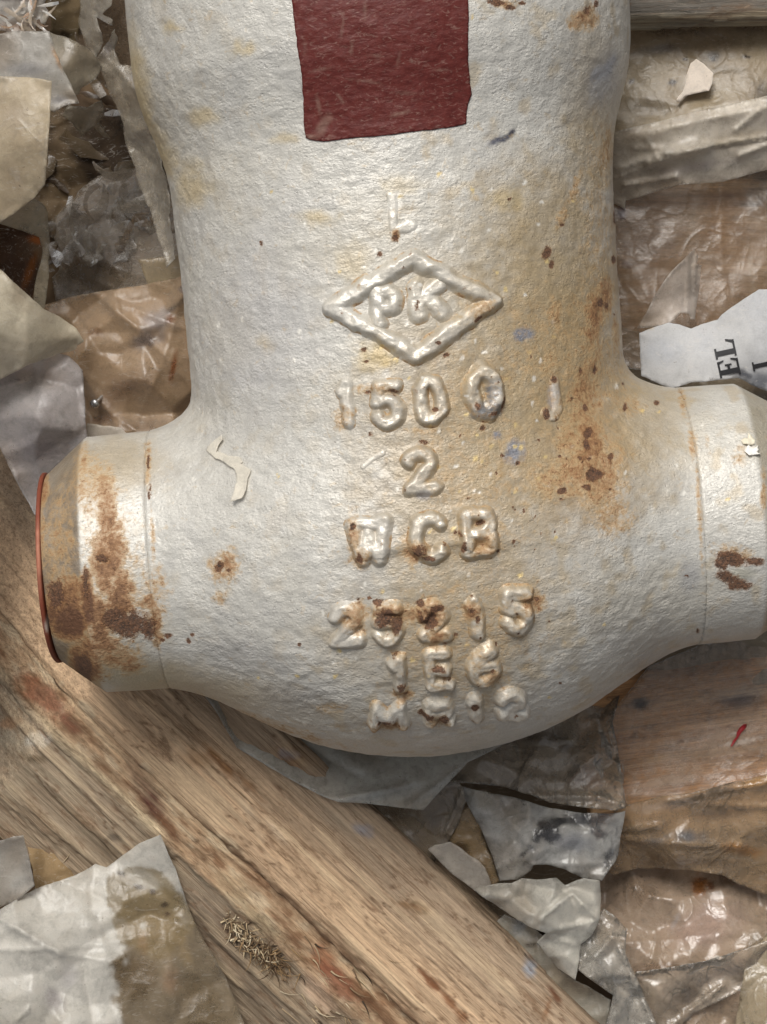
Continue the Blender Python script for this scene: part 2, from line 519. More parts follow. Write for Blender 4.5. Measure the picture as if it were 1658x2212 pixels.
# stain tables, layout px on the valve's face -------------------------------------------
BEIGE = S(166, 147, 114); TAN = S(178, 146, 104); YEL = S(190, 164, 104); BLUE = S(128, 130, 138); GREY = S(150, 148, 146)
PALE = S(226, 222, 212)
COLOR_BLOBS = [
    (960, 1000, 270, 330, 0, S(150, 132, 104), 0.34, 0.9, 0.45), (1000, 1380, 250, 200, 0, S(150, 132, 104), 0.3, 0.9, 0.45), (1270, 850, 110, 330, 4, S(132, 104, 72), 0.45, 0.9, 0.6),
    (1110, 930, 310, 520, 0, S(154, 134, 102), 0.55, 0.9, 0.45), (1210, 700, 150, 330, 0, S(146, 122, 88), 0.5, 0.9, 0.6), (1260, 980, 190, 200, 0, S(150, 120, 80), 0.5, 0.9, 0.6),
    (980, 900, 280, 380, 0, S(158, 140, 110), 0.4, 0.9, 0.5), (970, 1330, 300, 230, 0, S(158, 140, 110), 0.42, 0.9, 0.5), (900, 560, 300, 200, 0, S(166, 154, 130), 0.25, 0.9, 0.6),
    (1190, 720, 260, 420, 0, BEIGE, 0.75, 0.9, 0.5), (1020, 1000, 330, 560, 0, BEIGE, 0.22, 0.9, 0.5),
    (930, 1420, 300, 180, 0, BEIGE, 0.3, 0.9, 0.5), (1150, 480, 220, 200, 0, BEIGE, 0.5, 0.9, 0.5),
    (1280, 260, 90, 260, 0, BEIGE, 0.6, 0.9, 0.5), (1400, 900, 130, 260, 0, BEIGE, 0.55, 0.9, 0.5),
    (240, 1000, 160, 90, 0, BEIGE, 0.6, 0.9, 0.5), (420, 1480, 420, 60, 12, BEIGE, 0.6, 0.9, 0.5),
    (300, 200, 35, 200, -8, YEL, 0.6, 0.9, 0.6), (345, 330, 40, 90, -15, YEL, 0.6, 0.9, 0.6),
    (528, 104, 34, 22, 0, YEL, 0.5, 0.9, 0.9), (370, 55, 26, 20, 0, YEL, 0.6, 0.9, 0.9), (440, 250, 40, 30, 0, YEL, 0.5, 0.9, 0.9),
    (420, 400, 60, 60, 0, YEL, 0.5, 0.9, 0.9), (760, 560, 60, 60, 0, YEL, 0.3, 0.9, 0.9), (820, 770, 60, 40, 0, YEL, 0.6, 0.9, 0.9),
    (690, 470, 50, 26, 0, YEL, 0.5, 0.9, 0.9), (620, 300, 40, 18, 0, YEL, 0.5, 0.9, 0.9), (570, 740, 30, 22, 0, YEL, 0.4, 0.9, 0.9),
    (860, 400, 60, 30, 0, YEL, 0.3, 0.9, 0.9), (1100, 430, 60, 30, 0, YEL, 0.4, 0.9, 0.9),
    (1130, 722, 30, 20, 0, BLUE, 0.95, 0.5, 0.6), (1112, 975, 24, 30, 20, BLUE, 0.95, 0.5, 0.7), (1050, 888, 42, 26, -10, S(92, 94, 98), 0.95, 0.5, 0.7),
    (1065, 850, 20, 36, 0, S(104, 106, 110), 0.9, 0.5, 0.7), (1082, 300, 38, 9, -24, S(78, 80, 92), 0.95, 0.5, 0.6), (1108, 284, 12, 8, -40, S(60, 60, 72), 0.9, 0.5, 0.6),
    (1318, 140, 18, 46, 25, BLUE, 0.7, 0.7, 0.7), (1290, 160, 16, 22, 20, BLUE, 0.6, 0.7, 0.7), (1300, 180, 50, 90, 20, S(170, 176, 186), 0.5, 0.9, 0.6),
    (1075, 940, 12, 10, 0, BLUE, 0.9, 0.5, 0.6), (1195, 850, 14, 50, 0, S(150, 146, 150), 0.6, 0.6, 0.6),
    (1490, 1245, 30, 50, 0, BLUE, 0.4, 0.8, 0.7), (520, 1420, 130, 60, 10, GREY, 0.5, 0.9, 0.7), (640, 1510, 120, 50, 0, GREY, 0.5, 0.9, 0.7),
    (560, 700, 180, 300, 0, S(180, 178, 180), 0.35, 0.9, 0.6), (1380, 1400, 120, 90, 0, GREY, 0.4, 0.9, 0.7), (915, 1070, 20, 12, 0, BLUE, 0.6, 0.6, 0.7),
    (855, 440, 17, 30, 0, PALE, 0.9, 0.4, 0.5), (897, 492, 16, 12, 0, PALE, 0.9, 0.4, 0.5),
     (300, 1470, 140, 50, 8, S(176, 164, 136), 0.7, 0.9, 0.5),
    (1600, 1240, 40, 20, 0, S(170, 166, 150), 0.7, 0.6, 0.5),
]
RUST = [
    (1260, 850, 150, 330, 0, 0.36, 1, 0.9, 0.7), (1272, 860, 62, 250, 0, 0.62, 1, 0.9, 0.7), (1275, 1010, 120, 95, 0, 0.74, 1, 0.9, 0.7), (1235, 960, 70, 60, 0, .6, 1, .9, .7), (330, 1300, 50, 100, 0, .5, 1, .9, .7), (120, 1200, 50, 200, 4, .42, 1, .9, .6), (200, 1050, 60, 110, 0, .45, 1, .9, .7), (1160, 760, 150, 240, 0, 0.26, 1, 0.9, 0.7), (1030, 1000, 260, 420, 0, 0.20, 1, 0.9, 0.7), (1000, 1380, 280, 230, 0, 0.24, 1, 0.9, 0.7),
    (1290, 480, 70, 330, 0, 0.26, 1, 0.9, 0.7), (240, 1240, 110, 260, 0, 0.3, 1, 0.9, 0.6), (150, 1340, 60, 60, 0, 1.45, 1, 0.8, 0.5), (190, 1300, 26, 90, -4, 1.35, 1, 0.8, 0.6), (180, 1440, 44, 70, -12, 1.25, 1, 0.8, 0.6), (225, 1230, 44, 130, -4, 0.95, 1, 0.9, 0.6), (255, 1300, 46, 60, 0, 1.05, 1, 0.8, 0.6), (110, 1320, 26, 70, 6, 1.1, 1, 0.8, 0.6), (230, 1400, 40, 60, 0, 0.95, 1, 0.9, 0.6),  # value = how strongly the stain shows
    (1285, 690, 30, 110, 4, 0.85, 1, 0.9, 0.6), (1262, 830, 46, 95, 0, 0.75, 1, 0.9, 0.6), (1275, 950, 52, 100, 0, 0.85, 1, 0.9, 0.6),
    (1290, 1040, 95, 80, 0, 0.72, 1, 0.9, 0.6), (1190, 1040, 70, 60, 0, 0.5, 1, 0.9, 0.7), (1310, 640, 24, 70, 0, 0.8, 1, 0.9, 0.6),
    (1190, 800, 60, 120, 0, 0.38, 1, 0.9, 0.7), (1200, 680, 26, 60, 0, 0.5, 1, 0.9, 0.8), (1240, 900, 110, 240, 0, 0.36, 1, 0.9, 0.6),
    (1320, 1120, 70, 60, 0, 0.5, 1, 0.9, 0.7), (1215, 470, 16, 40, 25, 0.55, 1, 0.9, 0.8), (1310, 330, 22, 80, 10, 0.5, 1, 0.9, 0.7),
    (1245, 400, 14, 50, 22, 0.55, 1, 0.9, 0.8), (1260, 40, 44, 40, 0, 0.7, 1, 0.9, 0.7), (1090, 8, 40, 16, 0, 0.7, 1, 0.9, 0.7),
    (232, 1110, 34, 130, -4, 0.85, 1, 0.9, 0.6), (235, 1190, 50, 110, 0, 0.92, 1, 0.8, 0.6), (215, 1340, 36, 110, -6, 1.0, 1, 0.8, 0.5),
    (150, 1310, 60, 80, 0, 1.0, 1, 0.7, 0.5), (190, 1430, 50, 90, -12, 0.95, 1, 0.8, 0.6), (265, 1265, 40, 50, 0, 0.9, 1, 0.8, 0.6),
    (315, 1300, 30, 20, 0, 0.9, 1, 0.7, 0.6), (340, 1350, 18, 70, -4, 0.8, 1, 0.8, 0.6), (270, 1420, 60, 50, 0, 0.7, 1, 0.9, 0.7), (280, 1440, 40, 14, 0, 0.8, 1, 0.8, 0.7),
    (180, 1000, 18, 60, 8, 0.6, 1, 0.9, 0.7), (95, 1060, 16, 60, 8, 0.8, 1, 0.9, 0.6), (90, 1200, 14, 180, 0, 0.5, 1, 0.9, 0.6), (320, 1010, 10, 70, 0, 0.55, 1, 0.9, 0.7),
    (330, 1150, 8, 120, -3, 0.5, 1, 0.9, 0.7), (484, 1222, 46, 52, 0, 0.72, 1, 0.9, 0.7), (475, 1290, 30, 30, 0, 0.5, 1, 0.9, 0.7),
    (850, 1325, 80, 42, 0, 0.8, 1, 0.9, 0.7), (930, 1322, 50, 46, 0, 0.85, 1, 0.9, 0.7), (770, 1330, 50, 50, 0, 0.62, 1, 0.9, 0.7),
    (1020, 1318, 36, 40, 0, 0.75, 1, 0.9, 0.7), (1150, 1300, 44, 40, 0, 0.7, 1, 0.9, 0.7), (950, 1370, 40, 26, 0, 0.8, 1, 0.9, 0.7),
    (840, 1565, 66, 18, -4, 0.8, 1, 0.9, 0.6), (870, 1500, 36, 22, 0, 0.7, 1, 0.9, 0.6), (945, 1555, 40, 26, 0, 0.55, 1, 0.9, 0.7), (1060, 1460, 60, 36, 0, 0.5, 1, 0.9, 0.7),
    (780, 1210, 40, 30, 0, 0.55, 1, 0.9, 0.7), (765, 1150, 20, 60, 0, 0.6, 1, 0.9, 0.7), (895, 1190, 50, 36, 0, 0.7, 1, 0.9, 0.7), (1050, 1180, 60, 40, 0, 0.55, 1, 0.9, 0.7),
    (1040, 670, 50, 30, -20, 0.5, 1, 0.9, 0.7), (820, 840, 60, 20, 0, 0.5, 1, 0.9, 0.7), (740, 900, 30, 40, 0, 0.5, 1, 0.9, 0.7), (855, 505, 14, 18, 0, 0.7, 1, 0.9, 0.7),
    (600, 1570, 190, 16, 17, 0.5, 1, 0.9, 0.7), (430, 1515, 60, 18, 14, 0.55, 1, 0.9, 0.7), (720, 1530, 60, 20, 0, 0.35, 1, 0.9, 0.7), (910, 930, 60, 10, 0, 0.5, 1, 0.9, 0.8),
    (1475, 870, 12, 50, -8, 0.45, 1, 0.9, 0.6), (1495, 960, 10, 70, -8, 0.5, 1, 0.9, 0.6), (1512, 1100, 8, 200, -3, 0.5, 1, 0.9, 0.6), (1585, 1195, 70, 30, 8, 0.55, 1, 0.9, 0.6),
    (1360, 880, 50, 40, 0, 0.4, 1, 0.9, 0.7), (1330, 720, 14, 90, 0, 0.55, 1, 0.9, 0.7), (1600, 985, 24, 30, 0, 0.4, 1, 0.9, 0.6), (1530, 960, 10, 60, -8, 0.3, 1, .9, .6),
    (1650, 1060, 10, 90, 0, 0.5, 1, 0.9, 0.6), (1090, 1060, 70, 26, 0, 0.3, 1, 0.9, 0.7),
]
DARK = [
    (855, 513, 10, 12, 0), (822, 549, 8, 7, 0), (786, 755, 8, 6, 0), (792, 781, 8, 5, 0), (1042, 925, 12, 9, 0), (1272, 935, 11, 15, 15), (1268, 962, 9, 15, -20),
    (1284, 1026, 24, 19, -15), (1268, 1052, 13, 9, 20), (1214, 1062, 15, 9, -25), (1213, 1078, 8, 6, 0), (1252, 990, 8, 6, 0), (1320, 985, 8, 9, 0), (1182, 550, 12, 22, 12),
    (1192, 570, 9, 12, 0), (1195, 820, 7, 9, 0), (1180, 895, 8, 16, -15), (222, 1207, 17, 15, 0), (474, 1224, 13, 15, 10), (494, 1232, 7, 6, 0), (284, 1346, 66, 44, 6), (250, 1335, 36, 36, 0), (320, 1362, 24, 34, 0), (120, 1290, 26, 50, 0), (186, 1260, 12, 60, -3), (180, 1440, 26, 50, -12),
    (362, 1373, 15, 9, -10), (408, 1385, 8, 10, 0), (352, 1382, 9, 6, 0), (416, 1372, 8, 6, 0), 
    (836, 1330, 32, 24, 0), (858, 1345, 16, 22, 0), (815, 1300, 16, 10, 0), (928, 1335, 22, 24, 0), (906, 1302, 14, 9, 0), (945, 1310, 18, 10, 0), (1020, 1316, 13, 11, 0),
    (1030, 1335, 8, 14, 0), (1160, 1293, 9, 8, 0), (798, 1292, 7, 6, 0), (775, 1295, 6, 5, 0), (962, 1388, 10, 8, 0), (985, 1370, 8, 6, 0), (1268, 18, 14, 18, 12), (1290, 8, 9, 12, 10), (1078, 6, 26, 9, 8), (1100, 16, 20, 7, 0), (1130, 6, 10, 6, 0),
    (1585, 1208, 54, 20, 10), (1630, 1213, 32, 11, 5), (1572, 1246, 38, 17, 22), (1602, 1264, 34, 14, -5), (1558, 1218, 18, 24, 0), (1508, 1362, 6, 9, 0), (905, 1188, 18, 14, -20), (925, 1205, 24, 8, 14), (1075, 1190, 8, 8, 0), (1000, 1180, 6, 12, 20),
    (765, 1140, 7, 12, 0), (780, 1205, 9, 14, -20), (985, 1150, 6, 6, 0), (1035, 1130, 14, 8, -8), (965, 765, 12, 7, -35), (945, 742, 8, 6, 0), (1030, 690, 22, 6, -38), (850, 845, 16, 6, 8), (795, 848, 9, 6, 0), (1060, 1440, 7, 7, 0), (952, 1490, 7, 6, 0),
    (1060, 895, 20, 8, -12), (1028, 880, 10, 14, 0), (1085, 870, 8, 24, 10), (1210, 985, 6, 5, 0), (940, 885, 7, 6, 0), (1012, 1075, 6, 5, 0), (565, 525, 5, 5, 0), (1265, 880, 8, 10, 0), (1350, 880, 7, 16, 12), (1345, 830, 6, 7, 0), (1330, 470, 6, 22, 3), (1326, 560, 6, 14, 3),
    (1310, 660, 8, 10, 0), (1297, 655, 10, 14, 0), (1285, 800, 8, 14, 0), (1255, 800, 9, 10, 0), (1236, 860, 7, 6, 0), (1420, 870, 7, 7, 20), (912, 1330, 8, 12, 0), (920, 1540, 22, 10, 0), (960, 1545, 14, 12, 0), (830, 1550, 22, 8, 0), (868, 1480, 12, 14, 0), (1025, 1520, 10, 10, 0), (945, 1440, 24, 7, 0), (648, 1392, 6, 6, 0),
    (320, 1000, 4, 26, 4), (323, 1060, 4, 30, 2), (800, 938, 9, 5, 0), (915, 955, 14, 5, 4), (1165, 950, 6, 6, 0), (1118, 1000, 7, 5, 0), (1110, 1170, 7, 8, 0), (1225, 990, 7, 7, 0), (1100, 430, 5, 5, 0), (1215, 485, 7, 5, 0),
]
rng = random.Random(4)
for _ in range(34):   # loose pepper of pinholes
    x, y = rng.gauss(1150, 150), rng.gauss(960, 330)
    DARK.append((x, y, rng.uniform(3, 6.5), rng.uniform(1.8, 3.6), rng.gauss(70, 40)))
FLECK = []
for _ in range(150):  # pale chips of newer paint
    x, y = rng.gauss(980, 240), rng.gauss(980, 360)
    FLECK.append((x, y, rng.uniform(3.5, 7), rng.uniform(3, 5), rng.uniform(0, 180), PALE if rng.random() < .6 else S(214, 190, 132), 0.95, 0.35, 0.3))
DARK_BLOBS = [(x, y, rx * 1.12, ry * 1.12, a, 1.0, 1.0, 0.95, 0.5) for x, y, rx, ry, a in DARK]

def valve_attrs(loc, nz, cast):
    w = to_world(loc) * U
    px, py = pix(w)
    front = smooth(-0.25, 0.1, nz)
    base = np.tile(S(196, 193, 185), (len(loc), 1))
    big = fbm(loc / 150.0, 4, 31)
    kb = 0.25 * smooth(0.45, 0.75, big)[:, None]
    base = base * (1 - kb) + S(180, 170, 148)[None] * kb
    med = fbm(loc / 34.0, 4, 37)
    side = 0.35 + 0.65 * smooth(700, 1000, px + 250 * smooth(1250, 1500, py))[:, None]
    k = 0.38 * side * smooth(0.57, 0.74, med)[:, None]
    base = base * (1 - k) + S(176, 152, 108)[None] * k
    k = 0.22 * smooth(0.55, 0.75, fbm(loc / 60.0, 4, 43))[:, None]
    base = base * (1 - k) + S(158, 157, 156)[None] * k
    col = paint_blobs(px, py, base, COLOR_BLOBS, seed=1)
    uu = loc[:, 0]
    cone = (smooth(699, 706, uu) * .8 + smooth(-699, -706, uu) * .85)[:, None] * (.75 + .5 * (fbm(loc / 30.0, 3, 47)[:, None] - .3))
    col = col * (1 - cone) + np.where(uu[:, None] > 0, S(148, 138, 116)[None], S(112, 92, 66)[None]) * cone
    col = paint_blobs(px, py, col, FLECK, seed=2)
    rust = paint_blobs(px, py, np.zeros(len(loc)), RUST, 'max', 3) * front
    dark = paint_blobs(px, py, np.zeros(len(loc)), DARK_BLOBS, 'max', 4) * front
    return dict(paint=col, rust=rust, dark=dark, cast=np.full(len(loc), cast) if np.isscalar(cast) else cast)

V, Q = surface_nets(sdf_body, (-600, -500, -560), (612, 1520, 560), 10.0)
V = newton(V, sdf_body, 3)
V = relax(V, Q, sdf_body, 2)
V, Q = subdivide(V, Q)
V = newton(V, sdf_body, 2)
N = grad(sdf_body, V)
at = valve_attrs(V, N[:, 2], 1.0)
pipey = smooth(470, 580, np.abs(V[:, 0]))
at['cast'] = 1.0 - 0.35 * pipey
V2 = V + N * (skin(V) * (1 - 0.8 * pipey))[:, None]
link_mesh('cast_body', V2 * U, Q, M_SILVER, valve, attrs=at)

# pixel -> point on the valve's surface (local)
def project(px, py, f=None):
    f = f or sdf_full
    px = np.asarray(px, float).ravel(); py = np.asarray(py, float).ravel()
    d = np.stack([(px - W2), -(py - H2), np.full_like(px, -H)], 1)
    d /= np.linalg.norm(d, axis=1, keepdims=True)
    C0 = np.array([[0, 0, H]])
    t = np.full(len(px), H - 700.0)
    for _ in range(60):
        t = t + np.clip(f(to_local(C0 + d * t[:, None])), -60, 200) * 0.9
    return to_local(C0 + d * t[:, None])

def lathe_end(name, prof, cast):
    """revolve (u, r) about the pipe axis"""
    prof = np.array(prof, float)
    pts = [prof[0]]
    for a, b in zip(prof[:-1], prof[1:]):
        n = max(1, int(np.hypot(*(b - a)) / 5.0))
        for i in range(1, n + 1):
            pts.append(a + (b - a) * i / n)
    pts = np.array(pts)
    NS = 340
    ang = np.linspace(0, 2 * np.pi, NS, endpoint=False)
    u = np.repeat(pts[:, 0], NS); r = np.repeat(pts[:, 1], NS)
    A = np.tile(ang, len(pts))
    loc = np.stack([u, r * np.cos(A), r * np.sin(A)], 1)
    loc = loc * np.array([1, 1, 1])
    rr = r + (fbm(loc / 40.0, 3, 77) - 0.5) * 1.8
    loc = np.stack([u, rr * np.cos(A), rr * np.sin(A)], 1)
    i = np.arange(len(pts) - 1)[:, None] * NS + np.arange(NS)[None]
    j = np.arange(len(pts) - 1)[:, None] * NS + (np.arange(NS)[None] + 1) % NS
    F = np.stack([i, j, j + NS, i + NS], -1).reshape(-1, 4)
    if prof[-1][0] > prof[0][0]:
        F = F[:, ::-1]
    at = valve_attrs(loc, np.sin(A), cast)
    return link_mesh(name, loc * U, F, M_SILVER, valve, attrs=at)

lathe_end('weld_end', [(-548, 262), (-560.5, 263), (-562, 275), (-565, 278.5), (-630, 278), (-699, 276.5), (-705, 273), (-788, 206), (-791, 203), (-792, 160), (-750, 150), (-700, 148)], 0.95)
lathe_end('weld_end', [(560, 262), (572.5, 263), (574, 275), (577, 278.5), (650, 278), (697, 276.5), (703, 273), (812, 206), (815, 203), (816, 160), (760, 150), (700, 148)], 0.95)

def end_cover(name, u0, u1, r, col):
    pts = [(u0, 0.1), (u0, r - 2), (u0 + (u1 - u0) * .2, r), (u0 + (u1 - u0) * .8, r), (u1, r - 2), (u1, 0.1)]
    NS = 200
    ang = np.linspace(0, 2 * np.pi, NS, endpoint=False)
    vs = []
    for u, rr in pts:
        w = rr + (1.5 * np.sin(ang * 3 + 1) if rr > 1 else 0)
        vs.append(np.stack([np.full(NS, u) + 2.0 * np.sin(ang * 2), w * np.cos(ang), w * np.sin(ang)], 1))
    vs = np.concatenate(vs)
    F = []
    for k in range(len(pts) - 1):
        for a in range(NS):
            b = (a + 1) % NS
            f = [k * NS + a, k * NS + b, (k + 1) * NS + b, (k + 1) * NS + a]
            F.append(f if u1 < u0 else f[::-1])
    c = np.tile(col, (len(vs), 1))
    px, py = pix(to_world(vs) * U)
    c = paint_blobs(px, py, c, [(85, 1200, 12, 90, 0, S(176, 120, 96), 0.8, 0.8, 0.6), (108, 1350, 14, 22, 0, S(200, 190, 176), 0.9, 0.6, 0.5)])
    o = link_mesh(name, vs * U, F, M_BARE, valve, attrs=dict(paint=c))
    return o
ec = end_cover('end_cover', -794, -803, 206, S(120, 62, 44))
ec['label'] = 'thin reddish brown disc closing the pipe end'
end_cover('end_cover', 818, 830, 212, S(140, 72, 48))

# raised lettering -----------------------------------------------------------------------
def arc(cx, cy, rx, ry, a0, a1, n=14):
    return [(cx + rx * math.cos(math.radians(a0 + (a1 - a0) * i / n)), cy + ry * math.sin(math.radians(a0 + (a1 - a0) * i / n))) for i in range(n + 1)]
GLYPH = {
    '0': [arc(.5, .5, .42, .5, 0, 360, 24)],
    '1': [[(.25, .82), (.55, 1), (.55, 0)]],
    '2': [arc(.48, .72, .40, .28, 165, -30, 12) + [(.08, .02), (.95, .02)]],
    '5': [[(.88, 1), (.2, 1), (.14, .56)] + arc(.46, .32, .42, .31, 120, -150, 14)],
    '6': [[(.8, .98), (.35, .75), (.1, .35)], arc(.5, .28, .4, .27, 0, 360, 18)],
    'L': [[(.1, 1), (.1, .0)], [(.1, .08), (.8, .2)]],
    'J': [[(.75, 1), (.75, .25)] + arc(.42, .25, .33, .22, 0, -150, 8)],
    'W': [[(0, 1), (.24, 0), (.5, .7), (.76, 0), (1, 1)], [(.0, .98), (1.0, .98)]],
    'C': [arc(.55, .5, .48, .48, 50, 310, 18)],
    'B': [[(.1, 0), (.1, 1), (.6, 1)] + arc(.6, .76, .26, .24, 90, -90, 8) + [(.1, .52)], [(.6, .52)] + arc(.62, .26, .3, .26, 90, -90, 8) + [(.1, 0)]],
    'E': [[(.1, 0), (.1, 1)], [(.1, 1), (.9, 1)], [(.1, .5), (.8, .5)], [(.1, 0), (.9, 0)]],
    'Y': [[(.0, 1), (.5, .48), (1, 1)], [(.5, .5), (.5, 0)]],
    'M': [[(0, 0), (.08, 1), (.5, .35), (.92, 1), (1, 0)]],
    'R': [[(.1, 0), (.1, 1), (.6, 1)] + arc(.6, .74, .28, .26, 90, -90, 8) + [(.1, .48)], [(.5, .48), (.95, 0)]],
    'S': [arc(.5, .75, .38, .25, 20, 250, 12) + arc(.5, .25, .38, .25, 70, -160, 12)],
    'P': [[(.15, 0), (.15, 1), (.55, 1)] + arc(.55, .74, .3, .26, 90, -90, 8) + [(.15, .48)]],
    'K': [[(.1, 0), (.1, 1)], [(.9, 1), (.15, .45)], [(.4, .6), (.95, 0)]],
    '/': [[(0, 0), (1, 1)]],
}

def raised(name, strokes_px, rad, hgt, soft=0.70, wear=0.35, f=sdf_body, step=2.2, seed=1):
    """strokes as polylines in layout px -> a soft raised ridge seated on the body"""
    rad = rad + 2.8; hgt = hgt * 1.18; wear = wear + .02
    P0 = np.concatenate([np.array(s, float) for s in strokes_px])
    lo = P0.min(0) - rad * 1.9; hi = P0.max(0) + rad * 1.9
    nx = int((hi[0] - lo[0]) / step) + 1; ny = int((hi[1] - lo[1]) / step) + 1
    gx, gy = np.meshgrid(np.linspace(lo[0], hi[0], nx), np.linspace(lo[1], hi[1], ny))
    x, y = gx.ravel(), gy.ravel()
    wx = x + (fbm2(x, y, 26, 2, 90 + seed) - .5) * rad * 0.7
    wy = y + (fbm2(x, y, 26, 2, 190 + seed) - .5) * rad * 0.7
    d = np.full(len(x), 1e9)
    for s in strokes_px:
        s = np.array(s, float)
        for a, b in zip(s[:-1], s[1:]):
            ab = b - a
            t = np.clip(((wx - a[0]) * ab[0] + (wy - a[1]) * ab[1]) / (ab @ ab + 1e-9), 0, 1)
            d = np.minimum(d, np.hypot(wx - a[0] - t * ab[0], wy - a[1] - t * ab[1]))
    prof = 1 - smooth(rad * (1 - soft), rad * 1.45, d)
    amp = hgt * (1 - wear + 2 * wear * (fbm2(x, y, 30, 3, 290 + seed) - .25))
    h = prof * amp - 1.6
    loc = project(x, y, f)
    n = grad(f, loc)
    loc2 = loc + n * (skin(loc) + h)[:, None]
    keep = d < rad * 1.6
    kg = keep.reshape(ny, nx)
    cell = kg[:-1, :-1] | kg[1:, :-1] | kg[:-1, 1:] | kg[1:, 1:]
    id_ = np.arange(nx * ny).reshape(ny, nx)
    F = np.stack([id_[:-1, :-1][cell], id_[1:, :-1][cell], id_[1:, 1:][cell], id_[:-1, 1:][cell]], 1)
    used = np.unique(F)
    mp = np.full(nx * ny, -1); mp[used] = np.arange(len(used))
    at = valve_attrs(loc[used], n[used, 2], 0.5)
    top_ = smooth(.55, .95, prof[used])[:, None] * .45     # sunlit gleam of the raised tops, put into the paint as paler colour
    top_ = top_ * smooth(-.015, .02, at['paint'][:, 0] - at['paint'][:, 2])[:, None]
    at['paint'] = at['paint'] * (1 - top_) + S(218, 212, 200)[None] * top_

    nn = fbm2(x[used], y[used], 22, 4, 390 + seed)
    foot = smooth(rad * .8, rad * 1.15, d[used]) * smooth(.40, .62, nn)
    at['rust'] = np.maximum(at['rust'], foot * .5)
    pit = smooth(.66, .74, fbm2(x[used], y[used], 12, 3, 490 + seed)) * smooth(.45, .6, nn)
    at['dark'] = np.maximum(at['dark'], pit * .52)
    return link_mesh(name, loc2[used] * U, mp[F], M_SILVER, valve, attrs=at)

def letter(ch, cx, cy, w, h, rad=10, hgt=12, rot=4.7, name='raised_letter', seed=1, wear=.35):
    a = math.radians(rot)
    out = []
    for s in GLYPH[ch]:
        q = []
        for gx, gy in s:
            dx, dy = (gx - .5) * w, -(gy - .5) * h
            q.append((cx + dx * math.cos(a) + dy * math.sin(a), cy - dx * math.sin(a) + dy * math.cos(a)))
        out.append(q)
    return raised(name, out, rad, hgt, seed=seed, wear=wear)

LET = [('L', 872, 462, 56, 80, 9, 5), ('1', 750, 873, 34, 84, 11, 10), ('5', 838, 874, 56, 80, 13, 17), ('0', 931, 865, 56, 82, 13, 17), ('0', 1044, 848, 60, 88, 15, 19),
       ('J', 1192, 862, 40, 76, 8, 6), ('/', 806, 992, 46, 28, 4, 4), ('2', 911, 1018, 62, 76, 13, 18),
       ('W', 800, 1169, 72, 80, 13, 17), ('C', 926, 1160, 68, 84, 14, 18), ('B', 1036, 1152, 66, 84, 13, 17),
       ('2', 750, 1350, 58, 68, 13, 15), ('5', 838, 1347, 52, 66, 13, 16), ('2', 938, 1342, 52, 62, 13, 16), ('1', 1028, 1332, 24, 66, 13, 15), ('5', 1116, 1318, 54, 72, 14, 19),
       ('1', 862, 1454, 28, 62, 13, 17), ('E', 948, 1445, 48, 66, 10, 18), ('6', 1044, 1434, 56, 60, 13, 18),
       ('M', 840, 1544, 60, 34, 11, 17), ('R', 948, 1537, 48, 38, 11, 18), ('1', 1029, 1527, 18, 36, 12, 16), ('2', 1104, 1518, 48, 42, 12, 18)]
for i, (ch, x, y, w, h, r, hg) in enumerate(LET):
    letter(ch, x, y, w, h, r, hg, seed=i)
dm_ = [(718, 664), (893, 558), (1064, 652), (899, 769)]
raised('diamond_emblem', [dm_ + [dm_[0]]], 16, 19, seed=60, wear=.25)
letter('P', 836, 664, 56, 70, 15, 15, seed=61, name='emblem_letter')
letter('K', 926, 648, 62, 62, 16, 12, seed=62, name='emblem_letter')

# red patch: a thin coat following the skin ------------------------------------------------
def coat(name, poly, thick, mat, attrs_fn, step=4.0, rag=2.0, parent=valve, f=sdf_body, seed=3, extra=None):
    vs, fs = fill_poly(poly, step, rag, seed)
    n0 = len(vs)
    loc = project(vs[:, 0], vs[:, 1], f)
    n = grad(f, loc)
    sk = skin(loc)
    lift = np.zeros(n0) if extra is None else extra(vs[:, 0], vs[:, 1])
    top = loc + n * (sk + thick + lift)[:, None]
    bot = loc + n * (sk + lift - (1.0 if extra is None else 0.0))[:, None]
    # boundary edges
    from collections import Counter
    cnt = Counter()
    for q in fs:
        for a, b in zip(q, q[1:] + q[:1]): cnt[(min(a, b), max(a, b))] += 1
    F = [list(q) for q in fs] + [[i + n0 for i in q[::-1]] for q in fs]
    for q in fs:
        for a, b in zip(q, q[1:] + q[:1]):
            if cnt[(min(a, b), max(a, b))] == 1: F.append([b, a, a + n0, b + n0])
    allv = np.concatenate([top, bot])
    return link_mesh(name, allv * U if parent else to_world(allv) * U, F, mat, parent, attrs=attrs_fn(np.tile(vs[:, 0], 2), np.tile(vs[:, 1], 2)))

def resample(poly, step):
    p = np.array(poly, float)
    out = []
    for a, b in zip(p, np.roll(p, -1, 0)):
        n = max(1, int(round(np.hypot(*(b - a)) / step)))
        for i in range(n): out.append(a + (b - a) * i / n)
    return np.array(out)

def inside(poly, x, y):
    p = np.asarray(poly); c = np.zeros(len(x), bool)
    j = len(p) - 1
    for i in range(len(p)):
        xi, yi = p[i]; xj, yj = p[j]
        if yi != yj:
            c ^= ((yi > y) != (yj > y)) & (x < (xj - xi) * (y - yi) / (yj - yi) + xi)
        j = i
    return c

